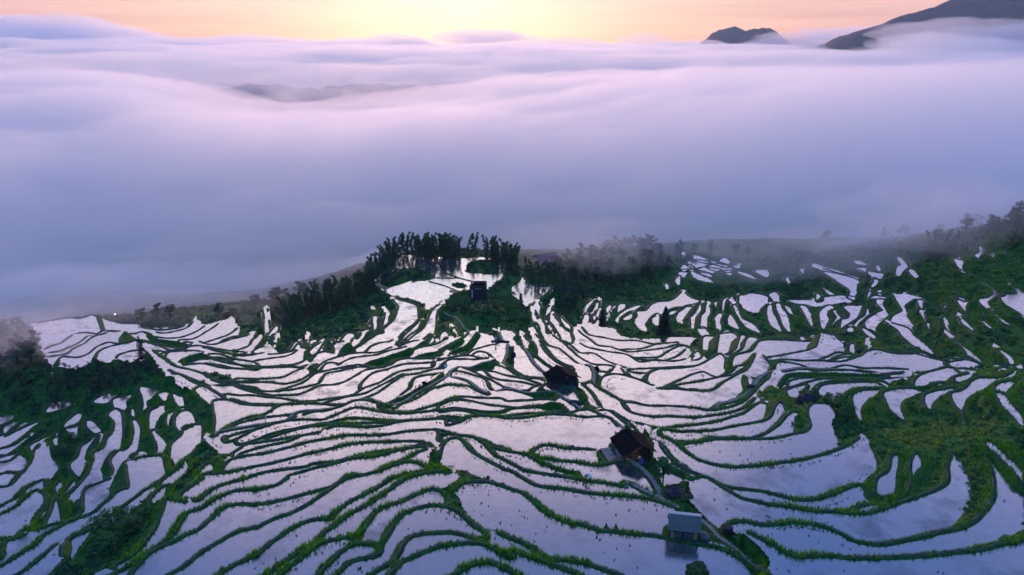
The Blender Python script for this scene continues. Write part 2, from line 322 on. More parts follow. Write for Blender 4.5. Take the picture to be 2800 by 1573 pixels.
# single paddies
PADDIES = {
'A': """1135,980 1160,920 1250,870 1320,810 1345,815 1280,900 1290,980 1260,1040 1180,1020
1400,810 1440,770 1530,730 1600,740 1600,820 1540,880 1490,920 1490,1000 1430,1050 1410,1070 1440,1000 1430,900
1590,870 1640,820 1690,800 1735,830 1700,900 1630,920
1740,870 1770,850 1845,855 1850,930 1790,950 1745,920
1310,1090 1320,1010 1380,970 1400,1040 1340,1095
1450,1080 1480,1020 1570,960 1610,980 1540,1040 1480,1090
1500,1260 1500,1130 1550,1040 1690,960 1740,1010 1640,1120 1600,1200 1530,1255
1675,1160 1690,1090 1770,1030 1860,955 1870,1000 1780,1080 1700,1165
1760,1160 1790,1080 1910,1020 1960,1060 1975,1140 1900,1190 1830,1225 1780,1195
870,1190 890,1150 960,1140 1030,1170 990,1210 890,1215
945,965 970,920 1080,830 1165,800 1165,860 1100,920 1020,960
640,1190 700,1110 790,1020 825,1015 800,1090 740,1150 660,1200
500,990 520,910 600,900 660,870 740,850 760,890 700,940 560,1020 460,1065
660,1230 760,1180 850,1110 900,1060 880,1120 800,1200 760,1290 730,1310 700,1260
0,1100 100,1020 150,1040 80,1130 0,1190
30,1190 150,1105 210,1115 120,1190 40,1240
180,1180 250,1125 310,1135 200,1195 60,1270
0,1340 200,1215 430,1100 300,1190 100,1330 0,1390
0,1446 100,1375 250,1290 330,1225 230,1320 120,1400 40,1446
1965,845 2020,810 2100,805 2200,840 2250,890 2180,920 2110,935 2050,900""",
'B': """1365,780 1480,800 1600,820 1630,840 1640,920 1620,980 1500,1080 1400,1170 1250,1220 1100,1270 950,1300 800,1330 900,1270 1050,1190 1250,1100 1390,970 1430,860
1280,840 1330,880 1385,910 1350,1000 1230,1090 1100,1160 1030,1190 1100,1120 1230,1050 1300,920
1100,1110 1160,1040 1170,950 1220,930 1250,970 1230,1020 1150,1090
1105,1030 1150,970 1160,1000 1110,1050
1160,815 1230,830 1200,845
1390,1210 1480,1130 1600,1020 1650,950 1680,960 1640,1060 1520,1140
1420,1210 1560,1140 1680,1050 1750,930 1800,850 1900,810 1860,850 1830,900 1810,1020 1760,1100 1660,1170 1500,1200
1700,1180 1760,1120 1820,1090 1800,1170 1740,1200
1840,1180 1850,1100 1900,1065 1940,1090 1940,1140 1880,1180
1960,1020 1980,1010 2040,1080 2060,1140 1990,1160 1990,1110
830,1250 850,1150 920,1080 1000,1090 960,1160 900,1220 800,1280
1010,1140 1040,1070 1060,1080 1040,1120
500,1160 520,1130 550,1140 530,1165
490,1340 540,1250 640,1200 680,1170 690,1200 620,1280 560,1330
690,1290 710,1200 760,1140 785,1140 770,1210 740,1280
470,1250 540,1190 590,1165 570,1210 500,1280
300,1250 380,1190 450,1190 440,1250 300,1290 120,1310
0,900 60,830 130,820 80,870 90,980 40,960
0,1060 70,1010 140,990 120,1050 60,1090 0,1130
0,1220 60,1150 140,1080 220,1050 240,1080 170,1110 150,1160 80,1220 0,1260
130,1220 160,1160 230,1110 225,1150 200,1200""",
'C': """0,680 60,640 110,600 170,660 280,700 390,720 380,740 290,790 200,840 160,870 100,830 50,780 0,740
210,940 260,900 290,950 360,1010 350,1060 300,1040 250,990
295,960 370,920 410,890 370,980 370,1000 330,990
360,1020 400,1010 450,1070 540,1120 590,1180 605,1240 540,1220 450,1150 400,1090
455,1020 480,1010 540,1070 600,1130 590,1145 520,1110
300,1070 350,1060 390,1110 420,1170 370,1150 320,1110
180,1110 220,1100 290,1170 330,1240 260,1190
200,960 270,1060 260,1075 200,1010
705,920 760,860 820,825 800,880 740,960 710,960
765,950 800,890 880,815 870,870 850,920 790,990 770,995
815,1040 850,950 880,920 870,980 830,1040
710,1020 760,1000 780,1030 740,1060 710,1040
770,1070 820,1030 850,1050 960,1100 880,1105 830,1090
930,940 970,880 1000,870 980,930 940,980
950,1000 1000,930 1040,880 1020,950 970,1010
990,970 1040,910 1090,865 1145,870 1130,900 1060,950 1000,1010
1035,1010 1090,950 1180,910 1270,880 1300,870 1200,930 1110,980 1070,1025
1230,980 1250,940 1350,930 1400,880 1460,850 1600,830 1700,770 1720,755 1790,800 1930,850 1830,870 1730,880 1600,910 1480,960 1400,990 1360,1040 1360,1110 1290,1090 1240,1040
1110,1000 1180,950 1225,942 1235,960 1160,1010
1410,1010 1450,980 1480,985 1470,1050 1430,1040
1655,1000 1700,930 1770,890 1880,870 1830,960 1780,1020 1700,1035
1570,940 1650,903 1730,895 1660,940 1590,950
1795,1030 1850,940 1900,895 1920,910 1920,980 1860,1050 1830,1075
1870,1080 1930,990 1960,920 1980,940 1985,1010 1940,1080 1910,1085
1865,1100 1930,1095 1970,1140 2050,1225 1980,1220 1890,1150
2010,870 2080,850 2060,910 2030,930
2115,890 2130,840 2180,830 2150,890 2180,950 2140,940
2035,1040 2090,980 2110,990 2090,1060 2110,1110 2070,1090
2145,1000 2200,970 2250,1030 2280,1110 2220,1080 2160,1040
2200,860 2260,900 2320,990 2440,1060 2500,1140 2420,1110 2310,1030 2250,930
2280,830 2400,815 2576,840 2540,890 2450,920 2370,890
1815,375 1870,380 2000,420 2180,470 2150,480 2000,440 1850,410
1760,450 1800,430 1950,430 2000,445 1850,485
1700,510 1710,480 1770,465 1840,490 1740,520
1860,510 1950,495 2110,520 1990,530
1680,560 1690,530 1800,520 1740,570
1960,480 2050,465 2200,490 2230,510 2120,525
1800,530 1850,555 1960,590 2030,625 1930,610 1820,570
1645,610 1690,590 1690,630 1700,660 1660,640
1870,530 1960,545 2020,570 1940,565
2130,540 2250,525 2200,555
2220,480 2300,440 2290,480
2090,425 2140,395 2200,440 2140,450
2440,530 2576,520 2576,570 2500,555
2250,540 2400,560 2480,585 2350,570
2250,795 2270,760 2380,795 2330,805
2440,790 2490,750 2530,770 2480,800
1540,660 1570,670 1575,700 1545,690
1700,330 1745,350 1730,370""",
'D': """435,510 480,495 800,530 960,550 980,590 850,580 660,560 500,545
490,545 700,580 960,600 980,650 950,720 930,780 800,785 830,740 800,690 680,620 560,570
320,530 380,505 410,510 380,545
1300,400 1350,400 1400,440 1420,490 1380,540 1280,570 1300,500 1340,470 1300,430
2120,275 2245,290 2240,325 2170,370 2160,435 2070,390 2120,350
2215,350 2250,335 2340,325 2310,380 2310,410 2250,390
2360,330 2440,360 2400,365
1860,430 1940,410 1930,390 1980,395 1960,450 1970,500 2000,540 1930,510 1890,470
2180,660 2260,680 2330,730 2360,790 2300,810 2200,860 2150,880 2110,850 2140,840 2220,800 2260,730
2430,650 2500,690 2590,740 2590,975 2500,920 2400,870 2330,820 2390,790 2470,770 2500,740
2190,880 2260,920 2330,980 2400,1020 2500,1075 2420,1060 2350,1030 2310,980
1240,830 1300,815 1500,790 1690,765 1750,810 1600,825 1480,850 1420,920 1480,970 1530,1060 1490,1120 1380,1080 1230,1040 1330,970 1340,930 1280,870
1080,870 1120,830 1230,830 1200,880 1190,930 1250,990 1180,1040 1110,1100 970,1070 1060,1000 1150,940 1100,890
845,1070 960,1000 1000,910 1060,860 1030,910 1080,960 1000,1020 900,1070
735,1090 740,1040 800,1020 820,960 760,910 900,880 980,860 950,950 900,1010 800,1090
650,930 700,930 760,990 730,1020 680,1060 690,1100 650,1060 690,990
520,950 600,890 660,890 620,950 640,1000 600,1070 540,1080
320,890 380,900 430,950 470,1000 480,1070 420,1040 370,960
150,880 230,885 280,955 200,940
80,870 120,870 180,960 220,1050 230,1125 160,1060 110,960
0,880 40,880 60,960 150,1120 60,1080 0,1000
0,800 60,760 110,780 120,810 40,825
200,840 400,830 600,810 780,790 930,790 850,820 650,840 480,865 300,860
1020,830 1060,810 1200,790 1350,790 1300,810 1150,825
1860,830 1900,800 2000,790 2050,775 1980,830
1880,850 2060,845 2040,900 2060,960 2150,1040 2050,980 1950,910
1490,880 1560,870 1550,910 1600,1010 1690,1060 1725,1145 1640,1100 1590,1060 1600,1000
1750,1010 1800,1020 1870,1090 1890,1145 1800,1100 1760,1050
1915,985 1990,1020 2080,1090 2095,1125 2010,1090 1950,1050
2160,1035 2230,1060 2280,1105 2190,1080
1170,1095 1300,1130 1450,1180 1600,1240 1690,1300 1760,1360 1650,1330 1500,1260 1350,1190 1220,1130
1760,1195 1900,1260 2000,1310 2100,1350 2200,1420 2230,1440 2100,1410 2010,1370 1960,1310 1860,1250
2265,1290 2330,1330 2420,1370 2490,1430 2440,1440 2360,1380
940,1120 1000,1130 1110,1190 1050,1180
785,1105 830,1090 865,1110 830,1125
1760,880 1800,890 1840,935 1800,920
1410,550 1450,530 1530,540 1500,570 1450,565
1000,570 1100,545 1170,530 1150,570 1080,590 1010,590
870,530 950,500 1040,510 1060,530 950,545
1085,490 1110,470 1130,480 1130,510 1100,515
860,435 950,425 1020,440 960,450 880,455
1030,690 1060,640 1070,600 1110,605 1080,660
1000,790 1010,730 1050,760 1030,790
1090,780 1130,740 1150,770
170,600 210,605 230,635 190,620
560,700 620,730 670,750 600,745
480,770 530,790 540,820 490,825""",
'E': """640,1280 650,1200 720,1120 850,1050 940,1000 900,1060 820,1150 740,1250 660,1280
1600,560 1720,450 1850,345 1905,330 1890,380 1790,470 1680,540 1620,590
1500,730 1530,690 1650,600 1700,570 1660,630 1600,690
2000,430 2050,380 2110,340 2165,345 2130,390 2050,420
0,640 100,570 200,490 300,370 370,250 450,200 520,185 530,260 600,320 570,390 500,480 400,560 280,640 150,760 0,840
0,610 100,530 200,440 210,410 120,440 0,520
0,430 100,340 200,270 270,270 280,300 200,390 100,430 0,510
0,350 120,240 210,200 120,290 0,400
300,190 400,120 500,60 600,15 560,70 480,110 420,190 370,240 320,220
490,180 520,120 600,30 590,130 560,180
0,850 150,735 300,640 400,580 460,550 440,640 380,680 250,740 120,810 0,900
0,930 100,860 250,780 400,700 465,705 450,760 380,840 300,940 290,960 200,1000 100,1050 0,1080
700,370 780,280 820,190 900,120 960,60 985,70 940,160 880,300 830,380 800,440 740,430
960,250 980,180 1020,60 1070,70 1090,120 1050,190 1000,240
660,760 700,680 850,530 950,370 960,290 1100,150 1150,80 1160,-10 1105,-60 1180,-135 1240,-115 1250,-20 1250,60 1210,160 1130,280 1050,400 1040,500 900,580 840,700 830,800 700,900 650,920 670,830
1010,640 1080,560 1140,410 1115,350 1150,250 1280,170 1350,60 1340,-20 1390,-40 1430,10 1390,130 1330,260 1310,420 1280,500 1200,570 1120,640 1040,690
1230,560 1300,490 1370,370 1380,230 1430,190 1480,190 1510,220 1470,330 1400,420 1330,510 1260,570
1530,60 1570,30 1650,60 1690,120 1640,200 1600,290 1570,360 1500,400 1400,480 1340,540 1400,450 1500,350 1560,250 1570,140
1690,400 1710,300 1730,190 1830,80 1850,0 1920,-40 2030,-65 2040,0 2020,120 1900,220 1790,330 1720,400
545,600 600,540 645,525 620,590 560,640
600,680 700,560 770,500 770,560 700,620 640,670
380,890 480,780 580,690 670,660 560,780 480,850 420,890
310,1120 400,1000 520,880 620,815 620,910 560,970 450,1050
180,1130 190,1060 300,990 280,1040 220,1130
0,1130 80,1110 150,1150 100,1210 0,1240""",
'H': """1085,660 1065,560 1090,480 1200,390 1230,260 1300,240 1345,280 1320,430 1310,580 1250,640
1420,400 1430,280 1490,210 1560,270 1575,340 1520,400 1480,500 1440,640 1400,640 1430,500
2140,160 2200,125 2300,150 2450,240 2600,350 2600,500 2450,410 2250,270 2180,230""",
'K': """880,275 920,245 980,235 1010,255 960,285 900,290
640,190 740,150 850,105 950,85 1040,110 950,130 830,160 740,195 690,220 650,210
535,205 570,150 600,105 700,65 760,60 830,80 760,105 650,160 600,200 550,215
435,95 460,65 530,65 630,75 580,110 520,130 460,125
330,250 350,190 380,160 420,160 440,210 400,240
1020,75 1100,25 1180,15 1260,45 1330,95 1340,115 1200,120 1080,110
1370,110 1420,60 1415,10 1460,10 1510,60 1530,130 1400,125
1545,5 1600,30 1660,80 1690,130 1600,135 1590,70
1710,140 1740,80 1790,55 1880,75 1910,110 1860,150 1780,150
1900,155 1930,135 1980,135 2005,160
2090,110 2160,130 2225,160 2120,155
1285,545 1400,515 1500,500 1470,550 1430,590 1390,625 1320,600 1285,565
1590,570 1640,520 1760,500 2000,480 2200,475 2340,500 2200,530 2000,570 1920,610 1860,670 1830,685 1700,640 1600,600
1935,640 1980,600 2100,560 2300,520 2330,530 2200,590 2110,650 2060,740 2080,820 2040,845 1980,790 1950,710""",
'M': """1315,475 1400,430 1530,390 1620,378 1760,380 1700,410 1560,470 1510,540 1530,620 1550,675 1520,685 1440,650 1370,590 1330,510
1680,520 1690,470 1760,430 1850,400 1980,370 1960,400 1870,440 1830,480 1790,530 1765,610 1710,595 1690,560
1920,460 1990,430 2060,390 2100,350 2200,320 2400,290 2530,265 2480,295 2330,330 2260,380 2120,450 2080,520 2060,580 2110,660 2100,695 2050,680 2020,620 1960,560 1920,500
2290,470 2300,410 2340,370 2480,330 2520,345 2470,390 2420,450 2360,470
2290,495 2320,485 2420,490 2500,540 2600,620 2600,730 2480,650 2380,590 2310,530
1600,340 1700,310 1850,290 2010,285 1960,300 1880,330 1760,345 1680,365 1620,360
1590,310 1650,290 1770,270 1750,285 1660,305 1600,320
1830,275 1920,245 2060,230 2150,235 2050,250 1920,270 1840,285
1950,330 2050,300 2140,285 2100,310 2010,335 1960,340
1760,370 1830,355 1900,355 1820,370 1770,380
2280,230 2400,215 2480,208 2590,215 2450,230 2310,240
2260,280 2350,250 2450,235 2530,240 2400,260 2300,275
1880,160 1990,150 2080,130 2180,160 2290,178 2100,176 1930,170
1870,190 2000,185 2150,182 2290,187 2180,205 2040,215 1960,210""",
}
# overgrown ground inside the terraced area
GREENS = {
'A': """1870,800 1960,840 2050,910 2110,940 2140,940 2150,1090 2160,1180 2130,1240 2040,1300 1960,1380 1900,1446 1830,1446 1950,1300 2040,1150 1980,1060 1870,950 1850,860""",
'B': """1255,580 1290,510 1400,450 1520,420 1640,410 1700,450 1780,480 1810,515 1700,550 1560,550 1440,590 1350,620 1280,610
2110,440 2150,370 2280,350 2400,370 2460,430 2430,480 2300,480 2170,470
1960,590 2010,570 2080,575 2130,600 2100,630 2010,625""",
'E': """1460,760 1530,720 1600,700 1680,740 1650,850 1560,1000 1480,1130 1380,1240 1200,1350 1050,1446 500,1446 600,1380 700,1290 850,1190 940,1040 1000,1000 1100,930 1200,880 1330,830 1420,800""",
'F': """1780,220 1860,260 1850,310 1950,370 2080,390 2200,430 2340,490 2560,590 2400,560 2250,530 2060,560 2000,620 2060,700 2080,830 1960,810 1920,740 1890,700 1880,620 1830,600 2030,480 1990,430 1740,380 1740,320""",
'G': """1530,1010 1700,1000 1880,1010 1990,1080 1960,1150 1700,1140 1530,1110
1600,700 1720,690 1800,740 1900,830 2010,910 2100,970 2250,960 2210,1010 2230,1090 2350,1110 2300,1160 2400,1230 2576,1340 2576,1420 2450,1330 2300,1250 2150,1190 1960,1150 1880,1150 1870,950 1820,900 1770,840 1680,790
1400,260 1480,360 1500,480 1560,560 1740,560 1800,700 1700,720 1520,640 1440,520 1340,400 1250,320 1060,310 960,320 890,330 850,230 860,180 980,190""",
'H': """1000,110 1100,260 1100,360 1020,450 980,520 1000,600 1010,700 950,760 1200,760 1250,800 1500,705 1700,615 1790,540 1830,230 1930,280 2010,440 2050,620 2040,700 1990,830 1920,960 1780,1060 1930,1030 2080,930 2220,770 2260,620 2230,470 2170,290 2140,180 2200,120 2400,230 2650,380 2650,-200 1000,-200
2650,960 2450,1040 2350,1110 2290,1180 2450,1150 2650,1080""",
'I': """1020,330 1080,280 1150,280 1100,340 1060,390 1010,420 1050,370
60,360 250,400 300,440 250,460 60,420
-60,1250 0,1170 150,1180 270,1180 260,1260 150,1350 40,1400 -60,1400""",
'J': """1060,480 1180,410 1300,440 1410,510 1400,590 1300,605 1200,600 1080,570
1830,1050 1900,1010 1960,1040 2060,1100 2150,1180 2160,1290 2080,1330 1800,1340 1720,1250 1715,1150
1330,600 1400,590 1480,650 1520,740 1640,800 1480,820 1440,730 1400,670
700,210 750,230 760,380 700,390 660,370 690,280
80,290 150,240 400,215 330,250 180,310""",
'K': """960,640 1040,555 1130,490 1190,525 1280,545 1330,610 1390,630 1420,600 1500,540 1580,570 1610,610 1710,655 1830,690 1900,640 1940,700 1990,800 2040,850 2090,820 2060,740 2110,650 2230,600 2290,700 2350,790 2490,860 2500,800 2576,760 2576,1180 2430,1240 2330,1190 2310,1290 2260,1370 2180,1446 2100,1420 2190,1340 2210,1220 2150,1110 2040,1045 1980,1080 1840,1130 1830,1080 1760,950 1740,880 1770,830 1700,760 1560,735 1500,740 1490,830 1520,900 1500,960 1370,980 1365,920 1390,780 1340,780 1230,870 1290,770 1260,710 1190,705 1150,780 1110,810 1120,710 1060,650
660,290 670,240 720,220 750,200 740,270 800,310 690,350
370,90 430,65 440,110 540,130 610,95 560,170 530,220 450,200 440,170 380,150 360,170 300,110""",
'U': """2440,1045 2560,1050 2660,1045 2820,1010 2820,1230 2640,1215 2560,1230 2440,1180 2400,1120""",
}
# outline of the continuous terrace flights
AREAS = {'U': """92,934 141,915 190,899 245,896 380,895 391,902 516,891 538,884 552,888 556,894 606,888 652,896 652,921 663,926 700,910 745,955 800,960 830,965 870,955 905,950 930,925 980,915 1040,905 1100,915 1150,910 1170,915 1200,924 1281,924 1306,922 1358,924 1374,916 1412,914 1434,933 1458,938 1445,900 1500,890 1560,905 1574,904 1596,899 1634,912 1672,921 1726,926 1889,929 1894,937 1881,950 1898,966 1917,936 1990,935 2031,942 2083,948 2180,953 2248,961 2316,965 2373,965 2404,963 2497,977 2547,990 2584,990 2646,980 2711,996 2633,1007 2515,1016 2497,1021 2478,1042 2466,1040 2815,1100 2815,1300 2815,1500 2815,1590 2700,1605 2300,1605 1800,1605 1300,1605 800,1605 400,1605 270,1605 285,1573 400,1440 455,1390 480,1370 520,1330 590,1270 600,1240 565,1230 598,1183 583,1181 580,1107 576,1102 560,1094 503,1075 486,1067 478,1046 456,1046 451,1024 421,991 380,989 359,994 318,983 296,999 261,989 231,999 207,1013 160,1008 133,1027 141,1010 130,986 109,953
1023,778 1040,794 1080,810 1124,821 1151,829 1165,846 1176,846 1219,835 1243,805 1284,794 1330,794 1390,740 1366,729 1325,710 1271,710 1216,704 1162,707 1108,702 1067,734 1040,756""",
'E': """-300,1450 0,1300 250,1165 500,1025 720,900 900,790 1190,610 1640,390 1850,340 1900,330 1850,420 1650,600 1480,700 1200,870 1000,990 850,1060 700,1160 640,1280 500,1430 400,1700 -300,1800"""}
# stone paths: width, points
PATHS = {'I': """0.65 20,1140 70,1060 140,1000 300,950 500,910 700,880 830,850 900,800 1000,770 1200,750 1400,740 1750,740 1900,725 2000,690 2150,590 2300,490 2430,420 2480,370""",
'J': """0.58 130,430 200,405 320,410 430,400 540,385 650,370 660,320 690,240 680,190 630,140 600,60 580,20
0.72 640,160 720,200 830,220 900,270 960,350 1050,420 1120,435 1380,460 1520,480 1560,520 1550,560 1620,610 1750,700 1850,770 1960,800
0.65 110,490 200,500 290,530 370,590 480,650 560,665 700,660 1000,655 1170,670 1250,710 1330,740 1420,800
0.72 1560,830 1650,870 1780,940 1890,1020""",
'K': """0.86 600,700 750,660 870,590 950,510 1020,450 1150,400 1300,360 1450,340 1700,345 1900,360 2150,380""",
'B': """0.50 1900,870 1940,905 2010,920 2060,970 2100,1030 2200,1080 2330,1095 2440,1095""",
'G': """0.86 1100,315 1200,345 1330,420 1430,520 1490,610
0.79 1150,540 1330,610 1500,670 1650,740
0.58 1880,900 1960,950 2030,1020 2080,1080 2200,1160 2350,1280 2500,1370 2600,1430"""}
